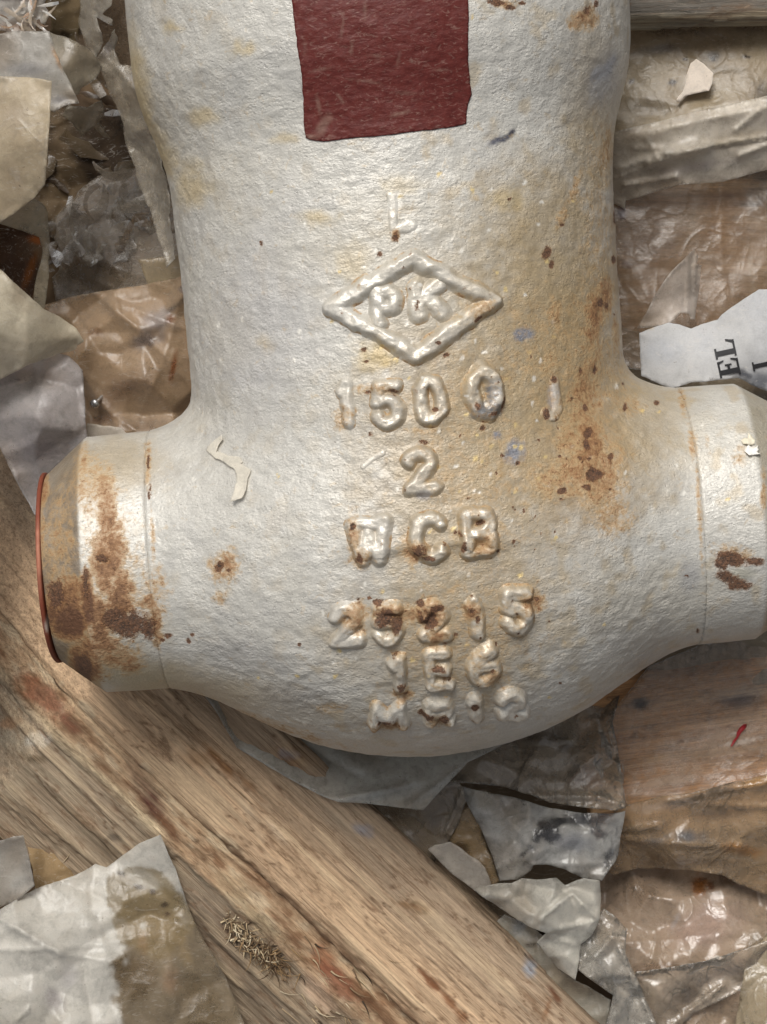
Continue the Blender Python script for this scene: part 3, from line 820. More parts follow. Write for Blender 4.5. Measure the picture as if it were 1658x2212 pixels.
def fill_poly(poly, step, rag, seed):
    b = resample(poly, step)
    if rag:
        b = b + np.stack([(fbm2(b[:, 0], b[:, 1], 14, 3, seed) - .5), (fbm2(b[:, 0], b[:, 1], 14, 3, seed + 40) - .5)], 1) * 2 * rag
        b = b + np.stack([(fbm2(b[:, 0], b[:, 1], 60, 2, seed + 7) - .5), (fbm2(b[:, 0], b[:, 1], 60, 2, seed + 47) - .5)], 1) * 3.2 * rag
    lo, hi = b.min(0), b.max(0)
    rs = np.random.RandomState(seed)
    gx, gy = np.meshgrid(np.arange(lo[0], hi[0], step), np.arange(lo[1], hi[1], step))
    g = np.stack([gx.ravel(), gy.ravel()], 1) + rs.uniform(-.3, .3, (gx.size, 2)) * step
    g = g[inside(b, g[:, 0], g[:, 1])]
    # drop points hugging the rim
    keep = np.ones(len(g), bool)
    for k in range(0, len(g), 4000):
        dd = ((g[k:k + 4000, None] - b[None]) ** 2).sum(-1).min(1)
        keep[k:k + 4000] = dd > (0.55 * step) ** 2
    g = g[keep]
    pts = [Vector(q) for q in np.concatenate([b, g])]
    r = delaunay_2d_cdt(pts, [], [list(range(len(b)))], 1, 1e-4)
    vs = np.array([[q.x, q.y] for q in r[0]])
    fs = [list(q) for q in r[2]]
    # make every face turn the same way (counter-clockwise seen from above: py points down)
    for q in fs:
        a = sum(vs[q[i - 1]][0] * vs[q[i]][1] - vs[q[i]][0] * vs[q[i - 1]][1] for i in range(len(q)))
        if a > 0: q.reverse()
    return vs, fs

def red_attrs(px, py):
    d = np.zeros(len(px))
    bl = [(700, 270, 14, 34, 30, .5, 1, .8, .6), (690, 230, 5, 30, -10, .4, 1, .8, .5), (735, 210, 5, 20, -35, .5, 1, .8, .5), (790, 175, 60, 4, 8, .4, 1, .8, .5), (760, 100, 5, 24, 5, .35, 1, .8, .5), (660, 100, 4, 30, 0, .3, 1, .8, .5),
          (860, 245, 26, 5, -14, .5, 1, .8, .6), (790, 20, 5, 30, 0, .3, 1, .8, .5), (880, 200, 40, 4, 0, .3, 1, .8, .6), (690, 150, 34, 4, -12, .35, 1, .8, .6), (860, 130, 4, 26, 15, .3, 1, .8, .6), (950, 150, 26, 4, 0, .3, 1, .8, .6), (675, 295, 16, 6, 0, .5, 1, .8, .5), (820, 120, 30, 4, 4, .35, 1, .8, .6), (740, 60, 4, 40, 8, .35, 1, .8, .6)]
    return dict(dust=paint_blobs(px, py, d, bl, 'max', 6))
coat('red_paint_patch', [(618, -180), (632, 0), (644, 110), (655, 190), (661, 296), (676, 302), (700, 306), (820, 292), (930, 281), (1008, 269), (1011, 225), (1020, 205), (1012, 130), (1010, 0), (1006, -180)], 2.2, M_RED, red_attrs, rag=2.4)

# ------------------------------------------------------------------ sheets of film and paper
def tps(ctrl):
    c = np.array(ctrl, float)
    X, z = c[:, :2] / 300.0, c[:, 2]
    if len(c) == 1:
        return lambda x, y: np.full(len(x), z[0])
    n = len(c)
    def phi(r2): return r2 * np.log(r2 + 1e-9) * 0.5
    K = phi(((X[:, None] - X[None]) ** 2).sum(-1)) + np.eye(n) * 0.02
    Pm = np.concatenate([np.ones((n, 1)), X], 1)
    A = np.zeros((n + 3, n + 3)); A[:n, :n] = K; A[:n, n:] = Pm; A[n:, :n] = Pm.T
    A[n:, n:] -= np.eye(3) * 1e-6
    s = np.linalg.lstsq(A, np.concatenate([z, [0, 0, 0]]), rcond=None)[0]
    def f(x, y):
        q = np.stack([x, y], 1) / 300.0
        return phi(((q[:, None] - X[None]) ** 2).sum(-1)) @ s[:n] + s[n] + q @ s[n + 1:]
    return f

def facets(x, y, cell, amp, seed):
    """flat panels meeting in creases, folded both ways"""
    rs = np.random.RandomState(seed)
    out = np.zeros(len(x))
    lo = np.array([x.min(), y.min()]) - cell; hi = np.array([x.max(), y.max()]) + cell
    n = max(4, int((hi[0] - lo[0]) * (hi[1] - lo[1]) / cell ** 2))
    q = np.stack([x, y], 1)
    for sgn in (1, -1):
        sd = rs.uniform(lo, hi, (n, 2))
        m = np.full(len(x), 1e18)
        for s in sd: m = np.minimum(m, ((q - s) ** 2).sum(1))
        out += sgn * m
    return out / cell ** 2 * amp

def creases(x, y, n, amp, seed, width=14.0, ang=None, spread=180):
    rs = np.random.RandomState(seed)
    out = np.zeros(len(x))
    lo, hi = np.array([x.min(), y.min()]), np.array([x.max(), y.max()])
    D = np.hypot(*(hi - lo))
    for _ in range(n):
        c = rs.uniform(lo, hi)
        a = math.radians(rs.uniform(0, 180) if ang is None else ang + rs.uniform(-spread, spread))
        w = width * rs.uniform(.5, 2.2); L = D * rs.uniform(.15, .5)
        t = (x - c[0]) * math.cos(a) + (y - c[1]) * math.sin(a)
        s = -(x - c[0]) * math.sin(a) + (y - c[1]) * math.cos(a) + 0.0006 * t * t * rs.uniform(-1, 1)
        out += amp * rs.choice([1, 1, -.6]) * rs.uniform(.4, 1) * np.exp(-np.abs(s) / w) * np.exp(-(t / L) ** 2)
    return out

def sheet(name, label, cat, poly, ctrl, col, opac=0.9, mat=None, fac=(90, 10), cr=(8, 9), crw=14, crang=None, spread=25, blobs=(), dark=(), step=5, rag=2.0, seed=1,
          thick=1.4, mott=None, folds=(), group=None, parent=None, opblobs=(), zoff=0.0):
    vs, fs = fill_poly(poly, step, rag, seed)
    x, y = vs[:, 0], vs[:, 1]
    z = tps(ctrl)(x, y) + zoff
    if fac: z = z + facets(x, y, fac[0], fac[1], seed + 5)
    if cr: z = z + creases(x, y, cr[0], cr[1], seed + 9, crw, crang, spread)
    z = z + (fbm2(x, y, 60, 3, seed + 3) - .5) * 10
    if cat in ('plastic film', 'paper label', 'scrap'):      # the rim lifts and rolls a little
        rim = resample(poly, 10)
        dm_rim = np.full(len(x), 1e9)
        for k in range(0, len(rim), 40):
            dm_rim = np.minimum(dm_rim, np.sqrt(((vs[:, None] - rim[None, k:k + 40]) ** 2).sum(-1)).min(1))
        z = z + np.exp(-dm_rim / 13.0) * (fbm2(x, y, 70, 3, seed + 31) - .42) * 66 * (1 if cat == 'plastic film' else .35)
    for (x0, y0, x1, y1, w, a) in folds:       # explicit creases
        L = math.hypot(x1 - x0, y1 - y0); tx, ty = (x1 - x0) / L, (y1 - y0) / L
        t = np.clip((x - x0) * tx + (y - y0) * ty, 0, L)
        d = np.hypot(x - x0 - t * tx, y - y0 - t * ty)
        z = z + a * np.exp(-d / w)
    c = np.tile(col * min(1.12, .82 / col.max()), (len(x), 1))
    n1 = smooth(.45, .75, fbm2(x, y, 110, 4, seed + 11))[:, None]
    mott = S(150, 128, 98) if mott is None else mott
    c = c * (1 - .45 * n1) + mott[None] * (.45 * n1)
    c = paint_blobs(x, y, c, blobs, seed=seed + 20)
    op = np.full(len(x), float(opac) * (0.9 if cat == 'plastic film' and opac < .99 else 1.0))
    for b in opblobs:
        op = paint_blobs(x, y, op[:, None] * np.ones((1, 1)), [b], seed=seed + 22)[:, 0]
    if cat == 'plastic film':
        op = op * (1 - .22 * np.exp(-dm_rim / 16.0) * smooth(.35, .6, fbm2(x, y, 80, 3, seed + 33)))
    op = 1 - np.sqrt(np.clip(1 - op, 0, 1))
    n0 = len(x)
    from collections import Counter
    cnt = Counter()
    for q in fs:
        for a, b in zip(q, q[1:] + q[:1]): cnt[(min(a, b), max(a, b))] += 1
    F = [list(q) for q in fs] + [[i + n0 for i in q[::-1]] for q in fs]
    for q in fs:
        for a, b in zip(q, q[1:] + q[:1]):
            if cnt[(min(a, b), max(a, b))] == 1: F.append([b, a, a + n0, b + n0])
    top = P(x, y, z + thick / 2); bot = P(x, y, z - thick / 2)
    o = link_mesh(name, np.concatenate([top, bot]), F, mat or M_FILM, parent, attrs=dict(paint=np.concatenate([c, c]), opacity=np.concatenate([op, op])))
    GRP = {'plastic film': 'pieces of plastic film in the packing heap', 'scrap': 'dirty scraps among the film', 'paper': 'white paper scraps'}
    if label: tag(o, label, cat, group or GRP.get(cat))
    return o

# the bed everything lies on
def bed():
    n = 220
    g = np.linspace(-9000, 9000, 60)
    f = np.linspace(-1500, 1500, n)
    ax = np.unique(np.concatenate([g[(g < -1500) | (g > 1500)], f]))
    X, Y = np.meshgrid(ax, ax, indexing='ij')
    x, y = X.ravel(), Y.ravel()
    z = -800 + (fbm2(x, y, 260, 4, 801) - .5) * 160 + (fbm2(x, y, 40, 3, 802) - .5) * 24
    m = len(ax)
    i = np.arange(m * m).reshape(m, m)
    F = np.stack([i[:-1, :-1], i[1:, :-1], i[1:, 1:], i[:-1, 1:]], -1).reshape(-1, 4)
    c = np.tile(S(70, 56, 42), (len(x), 1))
    k = smooth(.45, .7, fbm2(x, y, 120, 4, 803))[:, None]
    c = c * (1 - k) + S(98, 80, 60)[None] * k
    o = link_mesh('ground', np.stack([x, y, z], 1) * U, F, M_SOIL, attrs=dict(paint=c))
    tag(o, kind='structure')
bed()

# ------------------------------------------------------------------ timber
def timber(name, label, origin, ang, s0, s1, section, step, colfn, wear_fn=None, group=None, amp=1.0, seed=1, cat='timber', zgrad=0.0, closed_bottom=-140, tint=0.0):
    """section: list of (q, z) from the lower-left foot over the top to the right foot; layout units, q to the upper right of the run"""
    sec = [np.array(section[0], float)]
    for a, b in zip(section[:-1], section[1:]):
        a, b = np.array(a, float), np.array(b, float)
        n = max(1, int(round(np.hypot(*(b - a)) / step)))
        for i in range(1, n + 1): sec.append(a + (b - a) * i / n)
    sec = np.array(sec)
    ss = np.arange(s0, s1 + 1, step * 1.3)
    Sg, I = np.meshgrid(ss, np.arange(len(sec)), indexing='ij')
    s = Sg.ravel(); q = sec[I.ravel(), 0]; z = sec[I.ravel(), 1]
    nq = np.gradient(sec[:, 0]); nz = np.gradient(sec[:, 1])
    L = np.hypot(nq, nz) + 1e-9
    nor = np.stack([-nz / L, nq / L], 1)[I.ravel()]
    arc_ = np.concatenate([[0], np.cumsum(np.hypot(*np.diff(sec, axis=0).T))])[I.ravel()]
    wear = wear_fn(s, q) if wear_fn else np.zeros(len(s))
    d = (fbm2(s, arc_, 300, 3, seed, sy=16) - .5) * 5 * amp + (fbm2(s, arc_, 420, 3, seed + 2, sy=60) - .5) * 10 * amp
    tn = fbm2(s, arc_, 300, 5, seed + 6, sy=30)       # torn layers of grain
    d = d + amp * (4.5 * smooth(.485, .505, tn) + 3.5 * smooth(.58, .595, tn))
    d = d + wear * ((fbm2(s, arc_, 46, 4, seed + 4, sy=14) - .5) * 30)
    q2 = q + nor[:, 0] * d; z2 = z + nor[:, 1] * d
    m = len(sec)
    i = np.arange(len(ss) * m).reshape(len(ss), m)
    F = np.stack([i[:-1, :-1], i[1:, :-1], i[1:, 1:], i[:-1, 1:]], -1).reshape(-1, 4).tolist()
    # close: underside and both ends
    for k in range(len(ss) - 1): F.append([int(i[k, m - 1]), int(i[k + 1, m - 1]), int(i[k + 1, 0]), int(i[k, 0])])
    F.append([int(v) for v in i[0]]); F.append([int(v) for v in i[-1][::-1]])
    a = math.radians(ang)               # direction of s on the picture, degrees below the horizontal
    ca, sa = math.cos(a), math.sin(a)
    zo = z2 + zgrad * np.minimum(s + 320, 0)
    # layout point at the origin's plane
    k0 = 1 - origin[2] / H
    bx, by = (origin[0] - W2) * k0, -(origin[1] - H2) * k0
    wx = bx + (s * ca + q2 * sa) * k0
    wy = by + (-s * sa + q2 * ca) * k0
    wz = origin[2] + zo
    w = np.stack([wx, wy, wz], 1) * U
    px, py = pix(w)
    c = colfn(s, q, px, py)
    lip = (np.exp(-((tn - .485) / .010) ** 2) + np.exp(-((tn - .582) / .008) ** 2)) * smooth(.35, .6, fbm2(s, arc_, 90, 3, seed + 8))
    c = lerp_col(c, [(np.clip(lip * .65, 0, 1), S(98, 68, 46)), (smooth(.60, .66, tn) * .3, S(216, 192, 158))])
    o = bpy.data.objects.new(name, None)
    # local frame: x along the run, so the grain follows the piece
    loc = np.stack([s * k0, q2 * k0, zo], 1)
    me_o = link_mesh(name, loc * U, F, M_WOOD, None, attrs=dict(paint=c, wear=wear))
    bpy.data.objects.remove(o)
    me_o.location = (bx * U, by * U, origin[2] * U)
    me_o.rotation_euler = (0, 0, -a)
    tag(me_o, label, 'plank' if name == 'wooden_plank' else cat, 'planks in the packing heap' if name == 'wooden_plank' else group)
    return me_o

def lerp_col(base, lst):
    for w, c in lst: base = base * (1 - w[:, None]) + np.asarray(c)[None] * w[:, None]
    return base

# big split beam: runs from under the left pipe end to the lower edge
BEAM_O = (345.0, 1806.0, -312.0)
BANG = 43.5
def beam_col(s, q, px, py):
    c = np.tile(S(190, 162, 132), (len(s), 1))
    nz = fbm2(s, q, 260, 4, 401, sy=36)
    nb = fbm2(s, q, 60, 4, 402, sy=24)
    side = smooth(6, -8, q)
    strip = smooth(-4, 6, q) * smooth(100, 88, q + (nb - .5) * 44)
    greyrow = smooth(170, 300, q + (nz - .5) * 120)
    c = lerp_col(c, [(greyrow * .75, S(154, 136, 116)), (smooth(.5, .72, nz) * .45 * (1 - greyrow), S(210, 180, 146)),
                     (strip * .8, S(176, 148, 118)), (strip * smooth(.5, .62, nb) * .75, S(124, 88, 62)), (strip * smooth(.45, .38, nb) * .6, S(206, 188, 160)),
                     (side * .95, S(150, 134, 114)), (side * smooth(.45, .7, nz) * .5, S(118, 104, 86)), (side * smooth(.5, .7, nb) * .4, S(176, 160, 136))])
    # pale fresh arris
    ar = np.exp(-((q - 6) / 9.0) ** 2) * smooth(-430, -330, s) * smooth(30, -20, s)
    c = lerp_col(c, [(ar * .85, S(226, 206, 172))])
    crack = np.exp(-((q - 92 - (nb - .5) * 40) / 5.0) ** 2)
    c = lerp_col(c, [(crack * .75 * smooth(-60, 60, s), S(92, 64, 44))])
    rs = np.random.RandomState(77)
    cr = np.zeros(len(s))
    for _ in range(46):
        s0, q0, L, w = rs.uniform(-600, 900), rs.uniform(-240, 345), rs.uniform(40, 220), rs.uniform(2.0, 4.2)
        dd = q - q0 - rs.uniform(-.04, .04) * (s - s0) - (fbm2(s, s * 0 + q0, 40, 2, 600) - .5) * 9
        cr = np.maximum(cr, np.exp(-(dd / w) ** 2) * smooth(1, .6, np.abs(s - s0) / L) * rs.uniform(.35, .9))
    c = lerp_col(c, [(cr * .8, S(84, 62, 44))])
    c = paint_blobs(px, py, c, [
        (295, 1660, 22, 70, -38, S(96, 60, 44), .85, .8, .7), (325, 1730, 26, 66, -40, S(84, 48, 42), .9, .8, .7), (365, 1790, 14, 50, -42, S(110, 70, 46), .8, .8, .7),
        (100, 1510, 30, 90, -48, S(132, 82, 62), .75, .5, .9), (150, 1560, 20, 40, -45, S(136, 86, 68), .6, .5, .9), (60, 1480, 40, 30, 0, S(150, 100, 70), .5, .9, .6),
        (470, 1640, 12, 90, -42, S(150, 104, 62), .8, .8, .8), (540, 1700, 10, 60, -44, S(142, 98, 60), .6, .8, .8), (640, 1640, 70, 30, 10, S(150, 112, 70), .5, .9, .8), (430, 1640, 40, 26, 20, S(140, 100, 62), .5, .9, .8),
        (600, 1800, 10, 60, -40, S(206, 186, 160), .6, .8, .8), (540, 1760, 14, 60, -30, S(196, 176, 150), .5, .8, .8),
        (780, 1790, 30, 18, 20, S(132, 132, 140), .75, .9, .7), (625, 1630, 30, 14, 10, S(140, 138, 146), .6, .9, .7), (735, 1780, 60, 22, 35, S(150, 136, 118), .5, .9, .7), (1148, 2090, 18, 34, -10, S(150, 156, 166), .8, .8, .7), (1135, 2020, 10, 16, -10, S(170, 176, 180), .7, .8, .7),
        (905, 1963, 25, 16, 24, S(58, 36, 26), 1, .4, .3), (904, 1962, 14, 8, 24, S(112, 76, 54), .95, .5, .4), (875, 1957, 20, 9, 20, S(126, 96, 68), .8, .7, .6), (905, 1963, 44, 24, 24, S(170, 134, 96), .4, .9, .5),
        (930, 2120, 10, 44, -42, S(112, 70, 44), .9, .6, .8), (970, 2160, 12, 50, -40, S(118, 76, 48), .85, .6, .8), (1000, 2200, 14, 30, -40, S(120, 78, 50), .8, .6, .8), (1200, 2150, 10, 40, -35, S(104, 64, 42), .9, .6, .8), (1185, 2175, 8, 40, 20, S(124, 84, 54), .7, .6, .8),
        (700, 2070, 30, 46, -40, S(150, 98, 70), .7, .5, .9), (740, 2130, 26, 70, -42, S(138, 86, 64), .75, .5, .9), (690, 2150, 30, 60, -40, S(206, 176, 150), .7, .8, .8), (800, 2160, 12, 60, -42, S(110, 76, 52), .8, .7, .8),
        (560, 1990, 26, 80, -45, S(196, 178, 146), .7, .8, .8), (500, 1910, 30, 60, -45, S(184, 160, 128), .6, .8, .8), (520, 2010, 16, 40, -42, S(206, 186, 148), .7, .8, .8),
        (20, 1590, 60, 40, 30, S(150, 140, 122), .7, .8, .8), (80, 1600, 30, 20, 0, S(190, 184, 172), .7, .7, .8), (70, 1640, 30, 12, 10, S(100, 84, 64), .7, .7, .8), (20, 1560, 30, 18, 0, S(170, 120, 80), .5, .8, .8),
        (480, 2020, 60, 170, -38, S(112, 98, 84), .7, .9, .5), (560, 2150, 60, 120, -38, S(116, 102, 86), .7, .9, .5), (240, 1840, 40, 12, 44, S(104, 88, 70), .6, .8, .7), (245, 1810, 20, 10, 0, S(90, 80, 70), .7, .7, .8),
    ], seed=9)
    return c
def beam_wear(s, q):
    nb = fbm2(s, q, 60, 4, 402, sy=24)
    w = smooth(-6, 6, q) * smooth(104, 86, q + (nb - .5) * 44)
    hole = np.exp(-(((s - 318) / 60.0) ** 2 + ((q - 12) / 26.0) ** 2))
    return np.clip(w * .55 + hole * 1.1 + .5 * np.exp(-((q) / 8.0) ** 2), 0, 1.4)
timber_beam = timber('timber_beam', 'long split timber beam with torn pale arris, lying diagonally under the flanged pipe end', BEAM_O, BANG, -1100, 1250,
       [(-262, -330), (-255, -120), (-130, -58), (-24, -14), (-4, -2), (4, 2), (30, -6), (70, -10), (88, -4), (94, 12), (150, 10), (250, 4), (338, -4), (352, -16), (356, -330)],
       4.2, beam_col, beam_wear, seed=411, zgrad=0.7)
timber_beam['label'] = 'long split timber beam with a torn pale arris, lying diagonally under the rusty pipe end'

# splinters standing in the torn place of the beam
def splinters(name, n, cx, cy, sx, sy, z, lens, ang0, spread, cols, seed, parent=None, width=2.2):
    rs = np.random.RandomState(seed)
    vs, fs, cs = [], [], []
    for k in range(n):
        x, y = cx + rs.normal(0, sx), cy + rs.normal(0, sy)
        if name == 'splinter_tuft':
            t = rs.normal(0, 1); t = np.clip(t, -1.5, 1.5); x = cx + t * sx + rs.normal(0, 13); y = cy + t * sy * .8 + rs.normal(0, 15)
        a = math.radians(ang0 + rs.uniform(-spread, spread)); L = rs.uniform(*lens)
        bend = rs.uniform(-.6, .6); lift = rs.uniform(.0, .8)
        w = width * rs.uniform(.6, 1.4)
        b0 = len(vs)
        zz = z + rs.uniform(-4, 6)
        for j in range(5):
            f = j / 4
            aa = a + bend * f
            px_, py_ = x + math.cos(aa) * L * f, y + math.sin(aa) * L * f
            hw = w * (1 - f * .85)
            nx_, ny_ = -math.sin(aa) * hw, math.cos(aa) * hw
            zc = zz + lift * L * f * (1 - .5 * f)
            vs += [(px_ + nx_, py_ + ny_, zc), (px_, py_, zc + hw * .9), (px_ - nx_, py_ - ny_, zc)]
        for j in range(4):
            q = b0 + j * 3
            fs += [[q, q + 1, q + 4, q + 3], [q + 1, q + 2, q + 5, q + 4], [q + 2, q, q + 3, q + 5]]
        c = cols[rs.randint(len(cols))] * rs.uniform(.8, 1.1)
        cs += [c] * 15
    vs = np.array(vs)
    w = P(vs[:, 0], vs[:, 1], vs[:, 2])
    if parent is not None:
        mi = parent.matrix_basis.inverted()
        w = np.array([list(mi @ Vector(p)) for p in w])
    o = link_mesh(name, w, fs, M_PLAIN, parent, attrs=dict(paint=np.array(cs)))
    o['kind'] = 'stuff'
    return o
STRAW = [S(196, 176, 142), S(176, 154, 122), S(146, 122, 92), S(110, 90, 68), S(210, 194, 164), S(70, 56, 42)]
splinters('splinter_tuft', 240, 545, 2030, 30, 27, -322, (8, 30), 40, 75, STRAW, 5, timber_beam, 2.2)
splinters('splinter_tuft', 110, 585, 2062, 22, 18, -320, (10, 46), 60, 90, [S(116, 92, 66), S(92, 72, 50), S(150, 122, 86)], 15, timber_beam, 2.0)
splinters('torn_fibre', 60, 720, 2150, 60, 60, -318, (20, 60), 44, 12, STRAW, 6, timber_beam, 1.8)
splinters('hair_splinter', 7, 160, 1835, 30, 18, -395, (40, 80), -80, 50, [S(206, 186, 150), S(190, 170, 140)], 8, timber_beam, 1.3)

# boards and planks under the film
def plank_col(base, alt, blobs=(), seed=1):
    def f(s, q, px, py):
        c = np.tile(base, (len(s), 1))
        k = smooth(.42, .7, fbm2(s, q, 320, 4, seed, sy=30))
        c = lerp_col(c, [(k * .7, alt)])
        return paint_blobs(px, py, c, blobs, seed=seed)
    return f
timber('wooden_plank', 'orange brown plank with black smudges and a red mark below the right pipe end', (1200, 1640, -430), -8, 60, 1000,
       [(-195, -120), (-190, -14), (-176, 0), (150, 10), (164, 0), (168, -120)], 7,
       plank_col(S(200, 156, 112), S(168, 122, 82), [(1385, 1520, 24, 18, 0, S(48, 44, 42), .9, .5, .4), (1590, 1515, 60, 18, -6, S(84, 84, 92), .6, .8, .8), (1560, 1590, 160, 60, -14, S(206, 170, 140), .8, .9, .6),
            (1440, 1450, 140, 40, -6, S(146, 104, 64), .6, .9, .7), (1620, 1500, 40, 30, 0, S(150, 140, 136), .6, .8, .8), (1480, 1680, 120, 30, -8, S(190, 150, 112), .7, .9, .7), (1400, 1640, 40, 40, 0, S(180, 140, 100), .6, .9, .7)], 431), seed=431)
timber('wooden_plank', 'brown board showing through the clear film beside the neck of the valve', (1240, 560, -430), 2, 0, 900,
       [(-210, -120), (-204, -8), (-190, 0), (170, 0), (182, -8), (186, -120)], 8,
       plank_col(S(158, 124, 92), S(128, 100, 76), [(1560, 500, 90, 70, 0, S(176, 134, 92), .6, .9, .6), (1640, 430, 30, 30, 0, S(96, 96, 96), .6, .8, .8)], 441), seed=441)
timber('wooden_plank', 'grey board with a pale lower edge in the upper corner beyond the neck', (1300, 34, -150), -1.4, 0, 900,
       [(-14, -70), (-8, -26), (8, -8), (30, 0), (300, 20), (306, -60)], 6,
       lambda s, q, px, py: lerp_col(np.tile(S(112, 106, 98), (len(s), 1)), [(smooth(12, 4, q + 4 * fbm2(s, q, 60, 3, 9)) * .9, S(160, 150, 130)), (smooth(.5, .7, fbm2(s, q, 200, 3, 19, sy=40)) * .4, S(84, 80, 78))]), seed=451)
timber('wooden_plank', 'brown plank lying deep under the torn film beside the rusty pipe end', (40, 820, -470), -14, 0, 560,
       [(-190, -120), (-182, -6), (-170, 0), (120, 4), (130, -6), (134, -120)], 8,
       plank_col(S(140, 108, 76), S(110, 84, 60), [], 461), seed=461)

# ------------------------------------------------------------------ the film and paper pieces
LG = S(206, 198, 182); BG = S(204, 188, 160); GR = S(176, 174, 168); TN = S(172, 150, 124); DK = S(104, 90, 72)
# -- upper left
sheet('film_flap', 'large smooth beige film flap sticking up at the edge, uppermost of its pile', 'plastic film', [(-260, 150), (0, 163), (60, 167), (112, 173), (106, 290), (97, 398), (72, 428), (30, 462), (0, 482), (-260, 570)],
      [(-200, 300, -120), (0, 170, -10), (110, 175, 20), (95, 400, -20), (0, 480, -70), (40, 320, 10)], BG, .97, fac=(140, 5), cr=(3, 5), seed=11, rag=1.2, blobs=[(30, 250, 60, 40, 0, S(176, 160, 140), .5, .9, .7)])
sheet('film_flap', 'grey film flap with a thin orange stained edge, behind the beige flap', 'plastic film', [(-260, 110), (-60, 86), (0, 72), (30, 66), (108, 68), (116, 100), (132, 140), (172, 222), (140, 228), (118, 242), (108, 238), (60, 270), (-260, 280)],
      [(-200, 200, -160), (0, 100, -90), (108, 70, -60), (170, 222, -90), (60, 200, -70)], S(180, 176, 168), .96, fac=(120, 6), cr=(3, 5), seed=12, rag=1.4,
      blobs=[(124, 125, 7, 40, -22, S(206, 150, 80), .8, .9, .7), (128, 214, 26, 14, 0, S(140, 140, 146), .6, .9, .6), (60, 150, 70, 20, 0, S(160, 160, 164), .5, .9, .6)])
sheet('film_flap', 'small rounded grey film tongue beside the orange edged flap', 'plastic film', [(90, 60), (118, 74), (140, 78), (166, 90), (192, 106), (212, 130), (221, 147), (206, 170), (190, 182), (176, 190), (172, 202), (120, 220), (88, 140)],
      [(100, 90, -190), (150, 90, -150), (220, 147, -230), (180, 180, -190), (150, 140, -140)], S(168, 160, 142), .95, fac=(160, 4), cr=(2, 3), seed=13, rag=1)
sheet('torn_film', 'white splintery film scrap with ragged lower edge in the upper corner', 'plastic film', [(-200, -160), (110, -160), (116, -40), (100, 6), (112, 30), (100, 52), (84, 44), (78, 76), (64, 60), (30, 72), (0, 62), (-60, 80), (-200, 60)],
      [(-100, 0, -150), (60, -60, -100), (70, 60, -190), (0, 50, -170)], S(224, 220, 214), .95, fac=(40, 10), cr=(10, 10), crw=6, crang=80, seed=14, rag=4, step=5,
      blobs=[(40, 58, 60, 16, 0, S(172, 140, 116), .7, .8, .8), (100, 40, 14, 30, 0, S(190, 180, 160), .7, .8, .8)])
sheet('bark_scrap', 'dark olive mouldy scrap wedged between white film and clear film', 'scrap', [(84, -140), (180, -140), (178, 10), (170, 60), (172, 110), (140, 100), (110, 92), (90, 80), (112, 60), (108, 30), (96, 0)],
      [(120, 0, -230), (170, 90, -290), (100, 80, -270)], S(112, 98, 74), 1.0, M_PAPER, fac=(50, 12), cr=(6, 8), seed=15, rag=3, blobs=[(130, 70, 30, 20, 0, S(76, 66, 50), .8, .8, .8)])
sheet('torn_film', 'long frayed strip of clear film hanging beside the left flank of the neck', 'plastic film',
      [(172, -160), (246, -160), (236, -20), (240, 10), (222, 30), (244, 44), (246, 56), (206, 38), (222, 70), (226, 92), (203, 140), (246, 70), (252, 64), (255, 86), (250, 110), (262, 134), (288, 142), (300, 190), (322, 250), (346, 330), (362, 400), (370, 470), (378, 560), (360, 580), (330, 470), (300, 400), (280, 330), (262, 262), (240, 200), (218, 150), (196, 120), (178, 90), (168, 40)],
      [(200, -100, -170), (200, 60, -200), (250, 180, -210), (320, 330, -220), (360, 540, -250), (300, 250, -180)], S(190, 180, 162), .62, fac=(60, 14), cr=(14, 12), crw=7, crang=66, seed=16, rag=4, step=5,
      blobs=[(232, 100, 16, 24, 0, S(160, 156, 160), .6, .8, .7), (175, 60, 8, 60, 0, S(206, 198, 180), .7, .8, .7)])
sheet('film_sheet', 'dull taupe film behind the frayed strip at the top of the left flank', 'plastic film', [(160, -180), (330, -180), (330, 60), (330, 200), (300, 220), (230, 190), (190, 150), (160, 80)],
      [(200, -100, -330), (260, 100, -340), (310, 160, -360)], S(140, 122, 102), .9, seed=17, fac=(70, 8))
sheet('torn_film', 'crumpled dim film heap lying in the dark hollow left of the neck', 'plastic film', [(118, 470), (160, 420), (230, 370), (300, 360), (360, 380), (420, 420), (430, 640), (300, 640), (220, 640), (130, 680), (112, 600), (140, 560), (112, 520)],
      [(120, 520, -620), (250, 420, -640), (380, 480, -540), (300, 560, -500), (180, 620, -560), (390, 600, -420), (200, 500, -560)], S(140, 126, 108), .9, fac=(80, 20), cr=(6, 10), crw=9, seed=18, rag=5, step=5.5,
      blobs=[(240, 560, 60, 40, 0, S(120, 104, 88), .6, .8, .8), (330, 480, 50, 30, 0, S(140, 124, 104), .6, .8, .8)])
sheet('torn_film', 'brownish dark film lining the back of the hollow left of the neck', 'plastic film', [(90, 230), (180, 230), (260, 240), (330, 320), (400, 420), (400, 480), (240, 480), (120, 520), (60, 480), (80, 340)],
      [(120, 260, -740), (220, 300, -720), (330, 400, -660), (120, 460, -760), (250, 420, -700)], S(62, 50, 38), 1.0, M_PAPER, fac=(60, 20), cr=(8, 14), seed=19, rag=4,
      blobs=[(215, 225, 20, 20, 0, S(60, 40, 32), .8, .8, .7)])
sheet('torn_film', 'ragged film tongue hanging into the hollow under the grey flap', 'plastic film', [(150, 225), (190, 232), (220, 215), (228, 240), (218, 262), (240, 300), (228, 296), (206, 272), (180, 290), (160, 262), (138, 250)],
      [(160, 235, -330), (220, 230, -330), (235, 298, -390), (180, 270, -360)], S(176, 166, 146), .85, fac=(30, 12), cr=(5, 8), crw=6, seed=20, rag=4, step=5)
